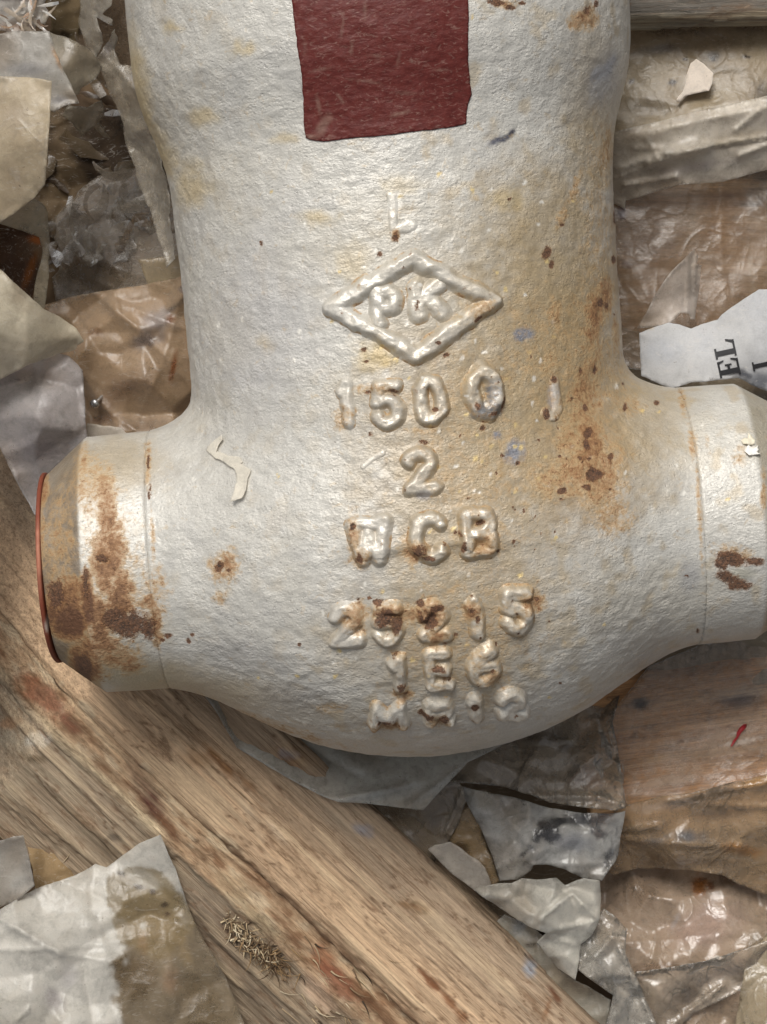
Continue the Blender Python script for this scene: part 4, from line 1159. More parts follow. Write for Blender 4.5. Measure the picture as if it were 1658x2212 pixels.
sheet('film_flap', 'short pale strip of film lying across the back of the left hollow', 'plastic film', [(300, 560), (330, 556), (420, 545), (470, 540), (470, 640), (330, 640), (312, 600)],
      [(310, 570, -330), (400, 550, -330), (440, 610, -350)], S(186, 170, 138), .96, fac=(90, 5), cr=(2, 4), seed=21, rag=1.5)
# -- left middle
sheet('film_flap', 'narrow folded film edge around a dark orange opening at the border', 'plastic film', [(-180, 440), (0, 470), (60, 436), (76, 428), (94, 440), (103, 462), (106, 520), (104, 600), (98, 664), (70, 690), (74, 620), (92, 540), (84, 512), (50, 498), (0, 482), (-180, 520)],
      [(0, 475, -140), (80, 430, -150), (105, 480, -190), (100, 640, -260), (72, 660, -290), (88, 530, -220)], S(178, 168, 146), .9, fac=(60, 8), cr=(4, 7), seed=22, rag=1.5, step=6)
sheet('paper_scrap', 'dark brown and orange scrap inside the folded film opening', 'scrap', [(-160, 480), (0, 470), (90, 500), (98, 540), (70, 640), (60, 690), (-160, 640)],
      [(-60, 520, -420), (60, 510, -360), (80, 560, -330), (40, 640, -400), (0, 580, -470)], S(72, 52, 38), 1.0, M_PAPER, fac=(50, 14), seed=23, blobs=[(78, 520, 26, 12, 20, S(150, 84, 34), .9, .8, .6), (66, 580, 10, 50, 20, S(140, 84, 36), .8, .8, .6)])
sheet('film_sheet', 'milky film curled into a cone, pointing at the valve from the border', 'plastic film', [(-260, 400), (-80, 510), (0, 580), (50, 626), (95, 668), (130, 684), (165, 708), (182, 737), (166, 745), (165, 754), (150, 760), (132, 762), (60, 788), (0, 820), (-260, 920)],
      [(-200, 500, -150), (0, 580, -120), (95, 668, -150), (182, 737, -200), (150, 760, -220), (0, 820, -170), (60, 710, -90), (-60, 720, -40)], S(214, 204, 182), .92, fac=(110, 15), cr=(7, 10), seed=24, rag=1.5,
      blobs=[(120, 720, 60, 24, 30, S(196, 184, 160), .5, .9, .6)])
sheet('film_sheet', 'hanging bluish grey film below the curled cone, touching the rusty pipe end', 'plastic film', [(-260, 500), (60, 740), (150, 770), (166, 786), (180, 800), (184, 870), (188, 940), (200, 985), (170, 1090), (110, 1120), (75, 1112), (62, 1090), (48, 1066), (20, 1010), (-4, 960), (-30, 1050), (-46, 1250), (-40, 1470), (-420, 1520), (-420, 560)],  # left part out of view is added, raised to keep skylight off the beam
      [(-300, 1400, -60), (-60, 1300, -110), (-60, 1440, -130), (-300, 900, -100), (-100, 700, -230), (60, 760, -250), (180, 800, -230), (188, 940, -250), (150, 1100, -330), (60, 1090, -300), (0, 950, -260), (90, 900, -200)], S(184, 178, 176), .84, fac=(76, 22), cr=(10, 12), crang=70, seed=25, rag=1.6,
      blobs=[(60, 820, 80, 30, 0, S(140, 128, 116), .6, .9, .7), (80, 970, 60, 40, 0, S(156, 148, 152), .6, .9, .7), (130, 900, 14, 50, 0, S(206, 202, 200), .5, .9, .7)])
sheet('film_sheet', 'grubby tan film with a straight upper edge, stretched between cone and neck', 'plastic film', [(92, 660), (140, 644), (200, 632), (300, 616), (390, 597), (500, 575), (520, 960), (330, 985), (250, 985), (200, 985), (150, 930), (110, 800)],
      [(100, 665, -360), (300, 618, -330), (480, 590, -300), (480, 900, -330), (250, 960, -350), (180, 850, -370), (300, 780, -300)], S(182, 156, 126), .9, fac=(72, 24), cr=(11, 14), seed=26, rag=1.2,
      blobs=[(320, 730, 50, 26, -20, S(112, 104, 106), .7, .8, .8), (345, 690, 44, 30, -10, S(196, 188, 186), .7, .8, .8), (380, 660, 30, 10, -30, S(100, 92, 90), .7, .8, .8), (375, 790, 8, 40, 12, S(150, 84, 36), .9, .6, .5), (366, 690, 14, 12, -30, S(140, 82, 44), .8, .7, .6),
             (170, 760, 60, 60, 0, S(140, 112, 80), .6, .9, .7), (210, 715, 22, 14, 0, S(130, 92, 60), .7, .8, .7), (270, 840, 90, 40, -30, S(134, 106, 86), .6, .9, .7), (395, 625, 12, 10, 0, S(110, 100, 110), .7, .7, .6), (215, 905, 40, 14, 0, S(130, 90, 60), .6, .8, .7), (300, 920, 90, 30, 0, S(136, 114, 96), .5, .9, .7), (325, 745, 14, 20, 20, S(92, 80, 84), .7, .7, .7)])
sheet('paper_scrap', 'pale scrap edge peeping out above the rusty pipe end', 'scrap', [(190, 915), (225, 920), (262, 925), (282, 945), (300, 1000), (200, 1010), (185, 960)], [(200, 930, -300), (270, 950, -310)], S(196, 188, 176), .97, M_PAPER, fac=None, cr=None, seed=27)
# -- right upper
sheet('film_sheet', 'dirty taupe film with black specks, below the grey board', 'plastic film', [(1290, 30), (1400, 30), (1658, 8), (1960, -10), (1960, 240), (1658, 236), (1500, 262), (1330, 320), (1290, 320)],
      [(1330, 60, -290), (1658, 40, -280), (1900, 200, -250), (1400, 270, -270), (1600, 170, -255)], S(176, 160, 132), .97, fac=(110, 7), cr=(6, 7), seed=31,
      blobs=[(1450, 62, 110, 22, 0, S(96, 82, 60), .75, .9, .7), (1620, 52, 60, 30, 0, S(100, 88, 70), .7, .9, .7), (1430, 105, 80, 16, -8, S(124, 118, 112), .7, .9, .7), (1366, 175, 9, 7, -40, S(96, 86, 80), .95, .5, .4), (1454, 178, 11, 7, -10, S(92, 86, 84), .95, .5, .4), (1543, 124, 22, 14, 0, S(110, 104, 96), .8, .7, .6), (1614, 121, 11, 4, 0, S(60, 52, 44), .95, .5, .4), (1481, 127, 7, 4, 0, S(70, 60, 50), .9, .5, .4), (1541, 126, 6, 5, 0, S(50, 46, 44), .9, .5, .4),
             (1400, 230, 70, 26, 0, S(146, 136, 122), .5, .9, .7), (1650, 196, 30, 30, -30, S(104, 98, 92), .7, .9, .7), (1580, 150, 60, 14, 0, S(140, 130, 112), .5, .9, .7)])
sheet('paper_scrap', 'small torn white paper scrap lying on the speckled taupe film', 'paper', [(1493, 136), (1506, 126), (1520, 136), (1542, 158), (1540, 180), (1533, 196), (1510, 200), (1495, 203), (1479, 207), (1469, 219), (1460, 218), (1466, 208), (1476, 196), (1482, 180), (1484, 163)],
      [(1490, 140, -240), (1535, 170, -226), (1480, 200, -238), (1462, 217, -236)], S(226, 214, 200), 1.0, M_PAPER, fac=(60, 3), cr=None, seed=32, rag=1, step=5, mott=S(210, 196, 180))
WR = [(1330, 300, 1658, 230, 16, 10), (1340, 365, 1440, 330, 8, 16), (1400, 352, 1530, 318, 9, 18), (1440, 330, 1660, 296, 9, 20), (1540, 320, 1660, 300, 7, -14), (1590, 280, 1640, 240, 6, 12), (1350, 400, 1460, 380, 7, 16), (1330, 385, 1430, 345, 8, 14), (1600, 335, 1670, 308, 7, 14), (1400, 300, 1420, 340, 6, 8), (1370, 320, 1425, 318, 6, 8)]
sheet('film_sheet', 'wide glossy wrinkled film band running from the neck to the border', 'plastic film', [(1270, 300), (1330, 284), (1420, 262), (1520, 236), (1600, 220), (1660, 206), (1960, 120), (1960, 380), (1660, 366), (1560, 392), (1470, 398), (1400, 420), (1352, 432), (1350, 452), (1330, 440), (1270, 420)],
      [(1300, 290, -250), (1500, 240, -200), (1900, 150, -170), (1900, 380, -260), (1600, 380, -260), (1400, 420, -300), (1500, 320, -190)], S(228, 218, 202), .84, M_FILM, fac=(110, 7), cr=(10, 6), crw=12, crang=-16, spread=14, seed=33, folds=WR, rag=1.4, step=5,
      blobs=[(1590, 300, 120, 26, -12, S(190, 172, 140), .5, .9, .7), (1500, 360, 120, 16, -10, S(196, 186, 182), .6, .9, .6)], opblobs=[(1420, 400, 120, 26, -8, .6, 1, .9, .5)])
sheet('film_sheet', 'thin clear film clouded brown, over the board right of the neck', 'plastic film', [(1270, 380), (1400, 390), (1660, 350), (1960, 350), (1960, 760), (1500, 780), (1400, 800), (1270, 790)],
      [(1300, 400, -350), (1600, 400, -340), (1900, 700, -330), (1350, 750, -330), (1500, 560, -325)], S(166, 142, 116), .60, M_FILM, fac=(150, 9), cr=(6, 6), crw=9, crang=75, spread=20, seed=34,
      blobs=[(1400, 520, 80, 90, 0, S(140, 122, 106), .6, .9, .6), (1560, 480, 70, 90, 0, S(170, 132, 92), .6, .9, .6), (1640, 400, 40, 40, 0, S(112, 112, 108), .7, .9, .7), (1620, 440, 40, 10, 0, S(96, 96, 96), .6, .8, .7), (1500, 460, 10, 90, 8, S(196, 180, 158), .6, .8, .6), (1625, 590, 8, 90, -6, S(196, 180, 156), .5, .8, .6), (1350, 570, 20, 10, 0, S(112, 104, 116), .6, .8, .7), (1600, 640, 20, 12, 0, S(120, 96, 70), .6, .8, .7), (1345, 460, 14, 18, 0, S(120, 116, 136), .8, .7, .6)])
sheet('film_flap', 'pointed triangular film piece folded upright above the printed label', 'plastic film', [(1376, 709), (1398, 672), (1420, 630), (1448, 590), (1470, 568), (1490, 548), (1501, 536), (1509, 551), (1506, 570), (1517, 573), (1510, 630), (1502, 690), (1493, 690), (1488, 678), (1471, 675), (1456, 690), (1444, 701), (1410, 707)],
      [(1376, 709, -180), (1501, 540, -190), (1480, 600, -140), (1484, 680, -150), (1510, 640, -230), (1440, 690, -150), (1430, 640, -140)], S(206, 194, 182), .95, fac=(70, 4), cr=(2, 3), seed=35, rag=1, step=5, folds=[(1487, 560, 1486, 690, 6, 10), (1503, 570, 1498, 690, 4, 10)])
label_ctrl = [(1381, 720, -150), (1446, 698, -130), (1495, 709, -140), (1552, 690, -120), (1640, 625, -90), (1800, 600, -90), (1760, 900, -160), (1596, 818, -110), (1452, 829, -120), (1387, 796, -150), (1500, 770, -95), (1640, 760, -80)]
printed = sheet('printed_label', 'torn white paper label with black serif capitals, tucked above the right pipe end', 'paper label',
      [(1381, 718), (1410, 708), (1446, 698), (1470, 702), (1495, 709), (1515, 700), (1552, 690), (1560, 680), (1600, 652), (1640, 625), (1658, 625), (1830, 600), (1830, 900), (1700, 860), (1640, 838), (1596, 816), (1540, 822), (1495, 826), (1452, 840), (1387, 812)],
      label_ctrl, S(190, 190, 190), 1.0, M_PAPER, fac=None, cr=None, seed=36, rag=1.2, step=5.5, mott=S(196, 198, 202),
      blobs=[(1640, 830, 50, 36, 30, S(92, 96, 104), .85, .8, .8), (1610, 808, 26, 10, 20, S(70, 72, 80), .8, .7, .7), (1440, 760, 60, 40, 0, S(186, 190, 198), .5, .9, .6), (1398, 705, 20, 8, 0, S(190, 160, 110), .6, .8, .6)])
def print_letter(polys, ox, oy, ang, sc):
    """serif strokes as flat print seated on the label"""
    a = math.radians(ang)
    fz = tps(label_ctrl)
    vs, fs = [], []
    for poly in polys:
        q = np.array(poly, float) * sc
        X = ox + q[:, 0] * math.cos(a) - q[:, 1] * -math.sin(a) * -1
        # text frame: +x along reading direction, +y up the letter; picture y points down
        X = ox + q[:, 0] * math.cos(a) - q[:, 1] * math.sin(a)
        Y = oy - (q[:, 0] * math.sin(a) + q[:, 1] * math.cos(a))
        b = len(vs)
        z = fz(X, Y) + (fbm2(X, Y, 60, 3, 39) - .5) * 10 + 3.4
        vs += list(P(X, Y, z))
        fs.append(list(range(b, b + len(X))))
    c = np.tile(S(44, 44, 46), (len(vs), 1))
    o = link_mesh('printed_letter', vs, fs, M_BARE, printed, attrs=dict(paint=c))
    return o
R4 = lambda x0, y0, x1, y1: [(x0, y0), (x1, y0), (x1, y1), (x0, y1)]
GE = [R4(0, 0, .80, .10), R4(0, .90, .78, 1), R4(.12, .10, .36, .90), R4(.36, .44, .60, .56), R4(.52, .34, .60, .44), R4(.52, .56, .60, .66), [(.68, .10), (.80, .10), (.86, .34), (.79, .34)], [(.66, .90), (.78, .90), (.82, .68), (.75, .68)]]
GL = [R4(0, 0, .78, .10), R4(0, .90, .50, 1), R4(.12, .10, .36, .90), [(.64, .10), (.78, .10), (.86, .40), (.78, .40)]]
GI = [R4(0, 0, .5, .10), R4(0, .90, .5, 1), R4(.13, .10, .37, .90)]
print_letter(GE, 1602, 808, 102, 46)
print_letter(GL, 1593, 767, 102, 46)
print_letter(GI, 1668, 794, 102, 40)
sheet('film_sheet', 'drab olive grey film under the right pipe end, filling the corner below the label', 'plastic film', [(1330, 700), (1500, 760), (1960, 780), (1960, 1480), (1500, 1480), (1380, 1480), (1300, 1200)],
      [(1400, 780, -380), (1900, 800, -360), (1900, 1400, -420), (1400, 1400, -430), (1650, 950, -330)], S(160, 146, 122), .97, fac=(130, 10), cr=(7, 9), seed=37,
      blobs=[(1650, 870, 50, 40, 0, S(130, 126, 124), .6, .9, .7), (1380, 760, 20, 50, 0, S(120, 104, 96), .6, .9, .7)])
# -- below the valve
sheet('film_sheet', 'thin milky film corner hanging out from under the belly of the valve', 'plastic film', [(420, 1440), (440, 1500), (462, 1530), (486, 1572), (512, 1616), (560, 1645), (600, 1668), (655, 1700), (700, 1722), (728, 1732), (800, 1738), (915, 1750), (940, 1722), (1010, 1648), (1110, 1600), (1060, 1480), (700, 1440)],
      [(440, 1480, -330), (512, 1616, -306), (700, 1722, -306), (915, 1750, -290), (1010, 1648, -300), (1050, 1520, -400), (700, 1500, -460), (760, 1660, -330)], S(222, 222, 214), .74, M_FILM, zoff=16, fac=(110, 9), cr=(3, 6), seed=41, rag=1, step=5.5,
      folds=[(512, 1616, 460, 1520, 5, 12), (740, 1730, 900, 1690, 10, 10), (880, 1745, 1005, 1650, 8, 12), (720, 1725, 880, 1700, 7, 10), (640, 1600, 780, 1680, 12, -10)], opblobs=[(860, 1730, 90, 22, 0, .8, 1, .9, .5)])
sheet('film_sheet', 'brownish see-through film with a straight fold, right under the belly of the valve', 'plastic film', [(980, 1640), (1010, 1640), (1100, 1560), (1200, 1440), (1360, 1420), (1325, 1560), (1340, 1650), (1348, 1700), (1352, 1745), (1330, 1752), (1250, 1742), (1190, 1735), (1150, 1718), (1080, 1700), (1000, 1692), (960, 1690)],
      [(1000, 1680, -340), (1352, 1748, -300), (1200, 1500, -430), (1340, 1560, -400), (1200, 1730, -320), (1180, 1640, -350)], S(198, 184, 164), .66, M_GLOSS, fac=(64, 24), cr=(9, 10), seed=42, rag=1.5, step=5.5,
      folds=[(1160, 1720, 1300, 1722, 8, 12), (1290, 1560, 1345, 1740, 8, 10), (1140, 1600, 1240, 1600, 6, 8), (1290, 1722, 1350, 1740, 5, 14)], blobs=[(1180, 1590, 60, 30, 0, S(92, 88, 86), .6, .9, .7), (1270, 1680, 50, 30, 0, S(186, 168, 156), .6, .9, .7), (1230, 1610, 30, 20, 0, S(140, 128, 112), .6, .9, .7), (1300, 1700, 40, 10, 8, S(214, 200, 186), .6, .8, .7)])
sheet('film_sheet', 'grey smeared film flap with blotchy black stains beside the beam', 'plastic film', [(985, 1692), (1010, 1702), (1060, 1712), (1120, 1726), (1180, 1744), (1260, 1758), (1330, 1756), (1352, 1752), (1346, 1790), (1336, 1850), (1318, 1878), (1300, 1906), (1262, 1898), (1220, 1880), (1180, 1868), (1155, 1868), (1148, 1880), (1120, 1900), (1080, 1904), (1064, 1850), (1040, 1790), (1010, 1740)],
      [(1000, 1700, -330), (1180, 1750, -300), (1350, 1755, -310), (1300, 1906, -330), (1160, 1872, -290), (1080, 1900, -330), (1180, 1810, -270)], S(204, 202, 196), .92, M_GLOSS, fac=(64, 24), cr=(9, 11), seed=43, rag=1.6, step=5,
      folds=[(1150, 1868, 1300, 1866, 5, 8), (1060, 1720, 1160, 1850, 9, 8), (1280, 1770, 1330, 1890, 6, 8)],
      blobs=[(1185, 1795, 40, 32, -20, S(52, 52, 58), .9, .5, .9), (1160, 1815, 24, 10, -50, S(60, 60, 64), .85, .5, .9), (1210, 1775, 20, 10, 20, S(60, 60, 64), .85, .5, .9), (1130, 1845, 26, 8, -35, S(70, 70, 72), .8, .6, .9), (1290, 1800, 20, 14, 0, S(70, 70, 76), .8, .5, .9), (1150, 1830, 22, 14, 0, S(90, 90, 94), .75, .7, .9), (1270, 1772, 70, 16, 0, S(60, 62, 68), .85, .6, .9), (1316, 1850, 14, 36, 15, S(64, 64, 70), .85, .7, .8), (1240, 1820, 50, 30, 0, S(150, 154, 164), .6, .9, .7), (1310, 1760, 30, 10, -10, S(70, 70, 74), .8, .7, .8), (1050, 1720, 50, 40, 20, S(176, 160, 130), .6, .9, .7), (1130, 1860, 40, 16, -30, S(140, 130, 110), .6, .9, .8)])
sheet('film_sheet', 'dark smoky film loop between the milky corner and the stained flap', 'plastic film', [(800, 1720), (900, 1730), (950, 1690), (985, 1685), (1002, 1700), (1008, 1730), (990, 1780), (960, 1830), (945, 1850), (920, 1900), (860, 1880), (800, 1800)],
      [(850, 1760, -400), (950, 1700, -350), (1000, 1710, -330), (960, 1830, -370), (900, 1850, -400)], S(164, 148, 126), .7, M_GLOSS, fac=(60, 12), cr=(6, 10), seed=44, rag=1.5, step=5, folds=[(1002, 1705, 965, 1800, 6, 16)], blobs=[(940, 1770, 24, 40, 20, S(96, 80, 60), .6, .9, .7), (880, 1820, 40, 40, 0, S(150, 146, 140), .5, .9, .7)])
sheet('film_sheet', 'dirty tan film wedge with crumbs of grit on it, next to the stained flap', 'plastic film', [(960, 1800), (985, 1760), (1012, 1742), (1036, 1790), (1060, 1850), (1078, 1900), (1064, 1930), (1046, 1880), (1010, 1850), (980, 1828)],
      [(980, 1790, -350), (1040, 1800, -345), (1060, 1900, -350)], S(168, 142, 104), .97, fac=(50, 8), cr=(3, 6), seed=45, rag=2, step=5, blobs=[(1000, 1830, 26, 12, 40, S(96, 72, 46), .8, .8, .8)])
sheet('film_flap', 'pale torn film edge lying along the upper side of the beam', 'plastic film', [(925, 1834), (940, 1826), (960, 1822), (975, 1818), (1000, 1834), (1014, 1848), (1036, 1860), (1050, 1876), (1062, 1908), (1056, 1940), (1019, 1920), (980, 1890), (950, 1862)],
      [(930, 1836, -326), (1000, 1850, -310), (1060, 1920, -325)], S(206, 196, 182), .95, fac=(60, 5), cr=(2, 4), seed=46, rag=1.4, step=5)
sheet('film_sheet', 'crumpled white film with sharp facets, brightest piece beside the beam', 'plastic film', [(1022, 1922), (1050, 1914), (1080, 1908), (1105, 1908), (1127, 1898), (1160, 1900), (1203, 1896), (1222, 1912), (1238, 1906), (1262, 1898), (1297, 1903), (1299, 1940), (1298, 1985), (1280, 2020), (1254, 2042), (1250, 2080), (1244, 2118), (1207, 2092), (1180, 2062), (1160, 2034), (1180, 2016), (1140, 2000), (1104, 1978), (1070, 1954), (1050, 1943)],
      [(1022, 1922, -330), (1127, 1900, -270), (1220, 1912, -300), (1297, 1905, -300), (1298, 1985, -290), (1254, 2042, -280), (1244, 2116, -320), (1170, 2030, -310), (1104, 1978, -290), (1180, 1960, -250), (1236, 1930, -235)], S(232, 227, 214), .92, M_FILM, fac=(56, 34), cr=(4, 8), seed=47, rag=1, step=5,
      folds=[(1236, 1930, 1150, 2000, 8, 18), (1236, 1930, 1292, 1985, 8, 16), (1236, 1930, 1222, 1912, 6, 10), (1180, 2014, 1290, 1990, 7, 12), (1236, 1930, 1254, 2040, 8, -10), (1250, 2044, 1175, 2020, 6, 10), (1120, 1905, 1236, 1930, 9, -10)])
sheet('film_sheet', 'slim clear film strip trailing to the lower edge beside the beam', 'plastic film', [(1252, 2046), (1276, 2010), (1292, 1980), (1303, 1962), (1330, 1980), (1355, 2007), (1352, 2060), (1380, 2120), (1420, 2212), (1460, 2330), (1330, 2330), (1310, 2212), (1325, 2150), (1280, 2120), (1250, 2096)],
      [(1255, 2050, -330), (1303, 1965, -320), (1355, 2010, -330), (1400, 2180, -340), (1320, 2150, -300), (1330, 2080, -290), (1400, 2300, -340)], S(190, 184, 172), .74, M_GLOSS, fac=(52, 24), cr=(9, 11), crang=66, seed=48, rag=1.2, step=5,
      folds=[(1340, 2050, 1420, 2230, 6, 18), (1250, 2092, 1322, 2148, 6, 14), (1300, 1985, 1345, 2060, 8, 8)])
sheet('film_sheet', 'dull film scrap below the white crumpled piece, half under the beam', 'plastic film', [(1090, 1975), (1150, 2000), (1180, 2030), (1210, 2095), (1246, 2120), (1320, 2160), (1310, 2230), (1360, 2340), (1250, 2340), (1180, 2200), (1060, 2000)],
      [(1120, 2000, -380), (1240, 2130, -380), (1320, 2200, -390), (1200, 2200, -400)], S(176, 170, 156), .95, seed=49, fac=(60, 12), blobs=[(1120, 2000, 20, 26, 0, S(190, 196, 200), .6, .8, .7), (1150, 2040, 20, 8, 0, S(80, 70, 56), .8, .7, .7)])
sheet('film_sheet', 'clear film with pinkish cloudy patches, pressed flat on the orange brown plank', 'plastic film', [(1310, 1560), (1400, 1440), (1520, 1390), (1960, 1330), (1960, 1660), (1660, 1690), (1500, 1725), (1352, 1756), (1335, 1660)],
      [(1340, 1700, -402), (1500, 1420, -412), (1900, 1350, -402), (1900, 1640, -395), (1600, 1560, -410)], S(222, 200, 176), .24, M_FILM, fac=(110, 6), cr=(7, 5), crw=7, crang=-10, seed=50, rag=1.4, step=6,
      opblobs=[(1560, 1600, 130, 46, -14, .6, 1, .9, .9), (1600, 1500, 90, 20, -6, .5, 1, .9, .9), (1440, 1690, 120, 18, -10, .7, 1, .9, .9), (1480, 1650, 50, 40, 0, .5, 1, .9, .9)],
      blobs=[(1590, 1512, 70, 18, -6, S(120, 118, 124), .8, .8, .8), (1385, 1520, 22, 17, 0, S(60, 54, 50), .9, .5, .5), (1540, 1680, 120, 14, -10, S(220, 208, 196), .7, .9, .7), (1345, 1560, 12, 20, 0, S(190, 130, 60), .7, .8, .7)])
sheet('film_sheet', 'folded orange tinged film over the ledge below the plank, with a grey smear', 'plastic film', [(1325, 1752), (1352, 1740), (1420, 1722), (1500, 1712), (1580, 1690), (1660, 1672), (1960, 1620), (1960, 1990), (1660, 1935), (1600, 1912), (1560, 1890), (1500, 1882), (1440, 1878), (1380, 1876), (1330, 1890), (1310, 1880), (1330, 1820)],
      [(1340, 1750, -360), (1500, 1720, -340), (1900, 1640, -330), (1900, 1950, -400), (1600, 1900, -430), (1400, 1875, -440), (1330, 1860, -430), (1500, 1790, -350), (1480, 1830, -330), (1380, 1800, -350)], S(190, 160, 124), .85, M_GLOSS, fac=(90, 20), cr=(10, 9), crw=9, crang=-6, spread=10, seed=51, rag=1.5, step=5.5,
      folds=[(1340, 1790, 1420, 1785, 10, 14), (1350, 1815, 1600, 1830, 12, 20), (1440, 1730, 1658, 1690, 10, 14)],
      blobs=[(1490, 1808, 60, 20, 0, S(112, 116, 122), .85, .8, .8), (1420, 1815, 30, 12, 0, S(150, 150, 150), .5, .8, .8), (1600, 1835, 60, 16, 10, S(196, 136, 66), .75, .9, .7), (1640, 1690, 60, 20, -8, S(206, 158, 92), .8, .9, .7), (1370, 1790, 40, 14, 0, S(196, 170, 136), .7, .9, .7), (1560, 1760, 90, 18, -8, S(140, 118, 96), .6, .9, .7), (1480, 1865, 150, 16, 0, S(120, 92, 64), .5, .9, .7), (1440, 1740, 90, 14, -8, S(200, 180, 160), .6, .9, .7), (1400, 1850, 60, 20, 0, S(120, 92, 62), .5, .9, .7)])
sheet('film_sheet', 'pink brown cloudy film in the lower corner with an amber drip stain', 'plastic film', [(1260, 1850), (1340, 1860), (1500, 1850), (1700, 1900), (1960, 1940), (1960, 2400), (1420, 2400), (1360, 2200), (1290, 2040)],
      [(1300, 1900, -520), (1500, 1880, -530), (1900, 1960, -470), (1900, 2300, -440), (1450, 2300, -450), (1500, 2050, -410), (1350, 2000, -470)], S(196, 172, 148), .9, M_GLOSS, fac=(76, 26), cr=(12, 9), crw=9, seed=52, rag=2, step=5.5,
      blobs=[(1512, 1915, 20, 30, 0, S(186, 112, 36), .9, .8, .7), (1536, 1915, 8, 12, 0, S(150, 84, 30), .9, .7, .6), (1520, 2000, 110, 60, -14, S(206, 176, 160), .7, .9, .7), (1420, 2090, 90, 14, -6, S(140, 112, 88), .6, .8, .7), (1380, 1930, 60, 50, 0, S(130, 104, 78), .5, .9, .6), (1560, 2130, 100, 60, 0, S(170, 140, 108), .6, .9, .7), (1480, 2180, 60, 40, -50, S(144, 118, 92), .5, .9, .7), (1640, 2040, 30, 40, 0, S(150, 136, 112), .6, .9, .7), (1462, 1985, 8, 24, 25, S(214, 204, 198), .6, .8, .7)])
sheet('film_flap', 'beige film corner rising at the lower border over the pink brown film', 'plastic film', [(1700, 1940), (1658, 2016), (1634, 2050), (1612, 2080), (1600, 2140), (1590, 2212), (1580, 2330), (1860, 2330), (1860, 1960)],
      [(1680, 1980, -370), (1612, 2080, -380), (1590, 2212, -350), (1700, 2200, -300), (1840, 2100, -320)], S(178, 162, 134), .9, M_GLOSS, fac=(90, 8), cr=(5, 7), seed=53, rag=1.4)
sheet('paper_scrap', 'tiny white flake lying on the pink brown film', 'paper', [(1537, 2070), (1548, 2064), (1562, 2066), (1568, 2072), (1562, 2084), (1550, 2090), (1540, 2084)], [(1550, 2075, -388)], S(222, 214, 204), 1, M_PAPER, fac=None, cr=None, seed=54, step=4, rag=1)
# -- lower left
sheet('film_sheet', 'big white film with a wet brown patch, over the lower end of the beam', 'plastic film', [(-260, 2060), (-100, 2010), (0, 1966), (40, 1942), (70, 1924), (120, 1904), (160, 1892), (182, 1882), (206, 1866), (230, 1874), (262, 1850), (300, 1824), (330, 1812), (348, 1804), (362, 1836), (376, 1868), (390, 1910), (412, 1970), (440, 2030), (466, 2074), (488, 2112), (512, 2170), (532, 2220), (570, 2380), (-260, 2380)],
      [(-200, 2100, -340), (0, 1966, -320), (206, 1866, -360), (348, 1804, -312), (390, 1910, -325), (488, 2112, -345), (540, 2300, -360), (200, 2100, -290), (60, 2050, -270), (200, 1960, -325), (350, 2150, -315), (0, 2250, -270)], S(222, 218, 208), .95, fac=(100, 20), cr=(9, 12), seed=61, zoff=22, rag=1.6, step=5.5, mott=S(190, 180, 160),
      folds=[(0, 1985, 130, 2060, 12, 16), (130, 2060, 260, 2080, 14, 10), (180, 2080, 200, 2200, 14, -12), (30, 2212, 60, 2180, 4, 12)],
      blobs=[(395, 2160, 150, 190, -20, S(134, 112, 76), .85, .10, .32), (312, 1940, 88, 66, 20, S(152, 134, 98), .8, .10, .32), (335, 1990, 90, 80, 0, S(158, 138, 100), .8, .15, .35), (340, 2020, 60, 90, 0, S(172, 150, 112), .6, .8, .6), (290, 2110, 60, 60, 0, S(120, 98, 66), .6, .4, .6), (310, 1900, 46, 20, 30, S(196, 188, 172), .8, .3, .4), (440, 2180, 60, 90, -20, S(112, 92, 60), .5, .8, .7),
             (262, 1888, 12, 7, 20, S(70, 56, 40), .9, .6, .5), (300, 1916, 14, 7, 10, S(76, 60, 44), .9, .6, .5), (330, 1927, 9, 7, 0, S(80, 62, 44), .9, .6, .5), (356, 1955, 14, 5, -15, S(70, 54, 40), .9, .6, .5), (362, 1976, 10, 6, 20, S(90, 66, 50), .9, .6, .5), (310, 2000, 10, 9, 0, S(224, 218, 206), .9, .6, .6), (115, 2160, 40, 26, 60, S(186, 178, 178), .6, .9, .6), (150, 2110, 30, 40, 0, S(190, 184, 184), .5, .9, .6),
             (400, 2060, 20, 60, -20, S(184, 160, 120), .6, .8, .7), (370, 2120, 26, 40, 0, S(196, 160, 128), .5, .8, .7), (310, 2040, 16, 26, 0, S(186, 150, 110), .5, .8, .7)])
sheet('film_flap', 'small grey film corner at the border above the wet stained film', 'plastic film', [(-160, 1850), (0, 1816), (26, 1808), (50, 1804), (62, 1850), (75, 1914), (62, 1926), (40, 1946), (-160, 2010)],
      [(-100, 1900, -330), (20, 1815, -270), (50, 1806, -250), (74, 1914, -290), (0, 1950, -300)], S(196, 192, 184), .96, fac=(90, 6), cr=(3, 5), seed=62, rag=1.2, step=6)
sheet('bark_scrap', 'brown torn bark curl between the small grey corner and the beam', 'scrap', [(60, 1830), (110, 1840), (160, 1850), (190, 1880), (150, 1900), (110, 1912), (76, 1930), (70, 1880)],
      [(80, 1850, -400), (150, 1860, -410), (120, 1900, -390)], S(150, 126, 92), 1, M_PAPER, fac=(40, 8), cr=(4, 7), seed=63, step=5, rag=2)

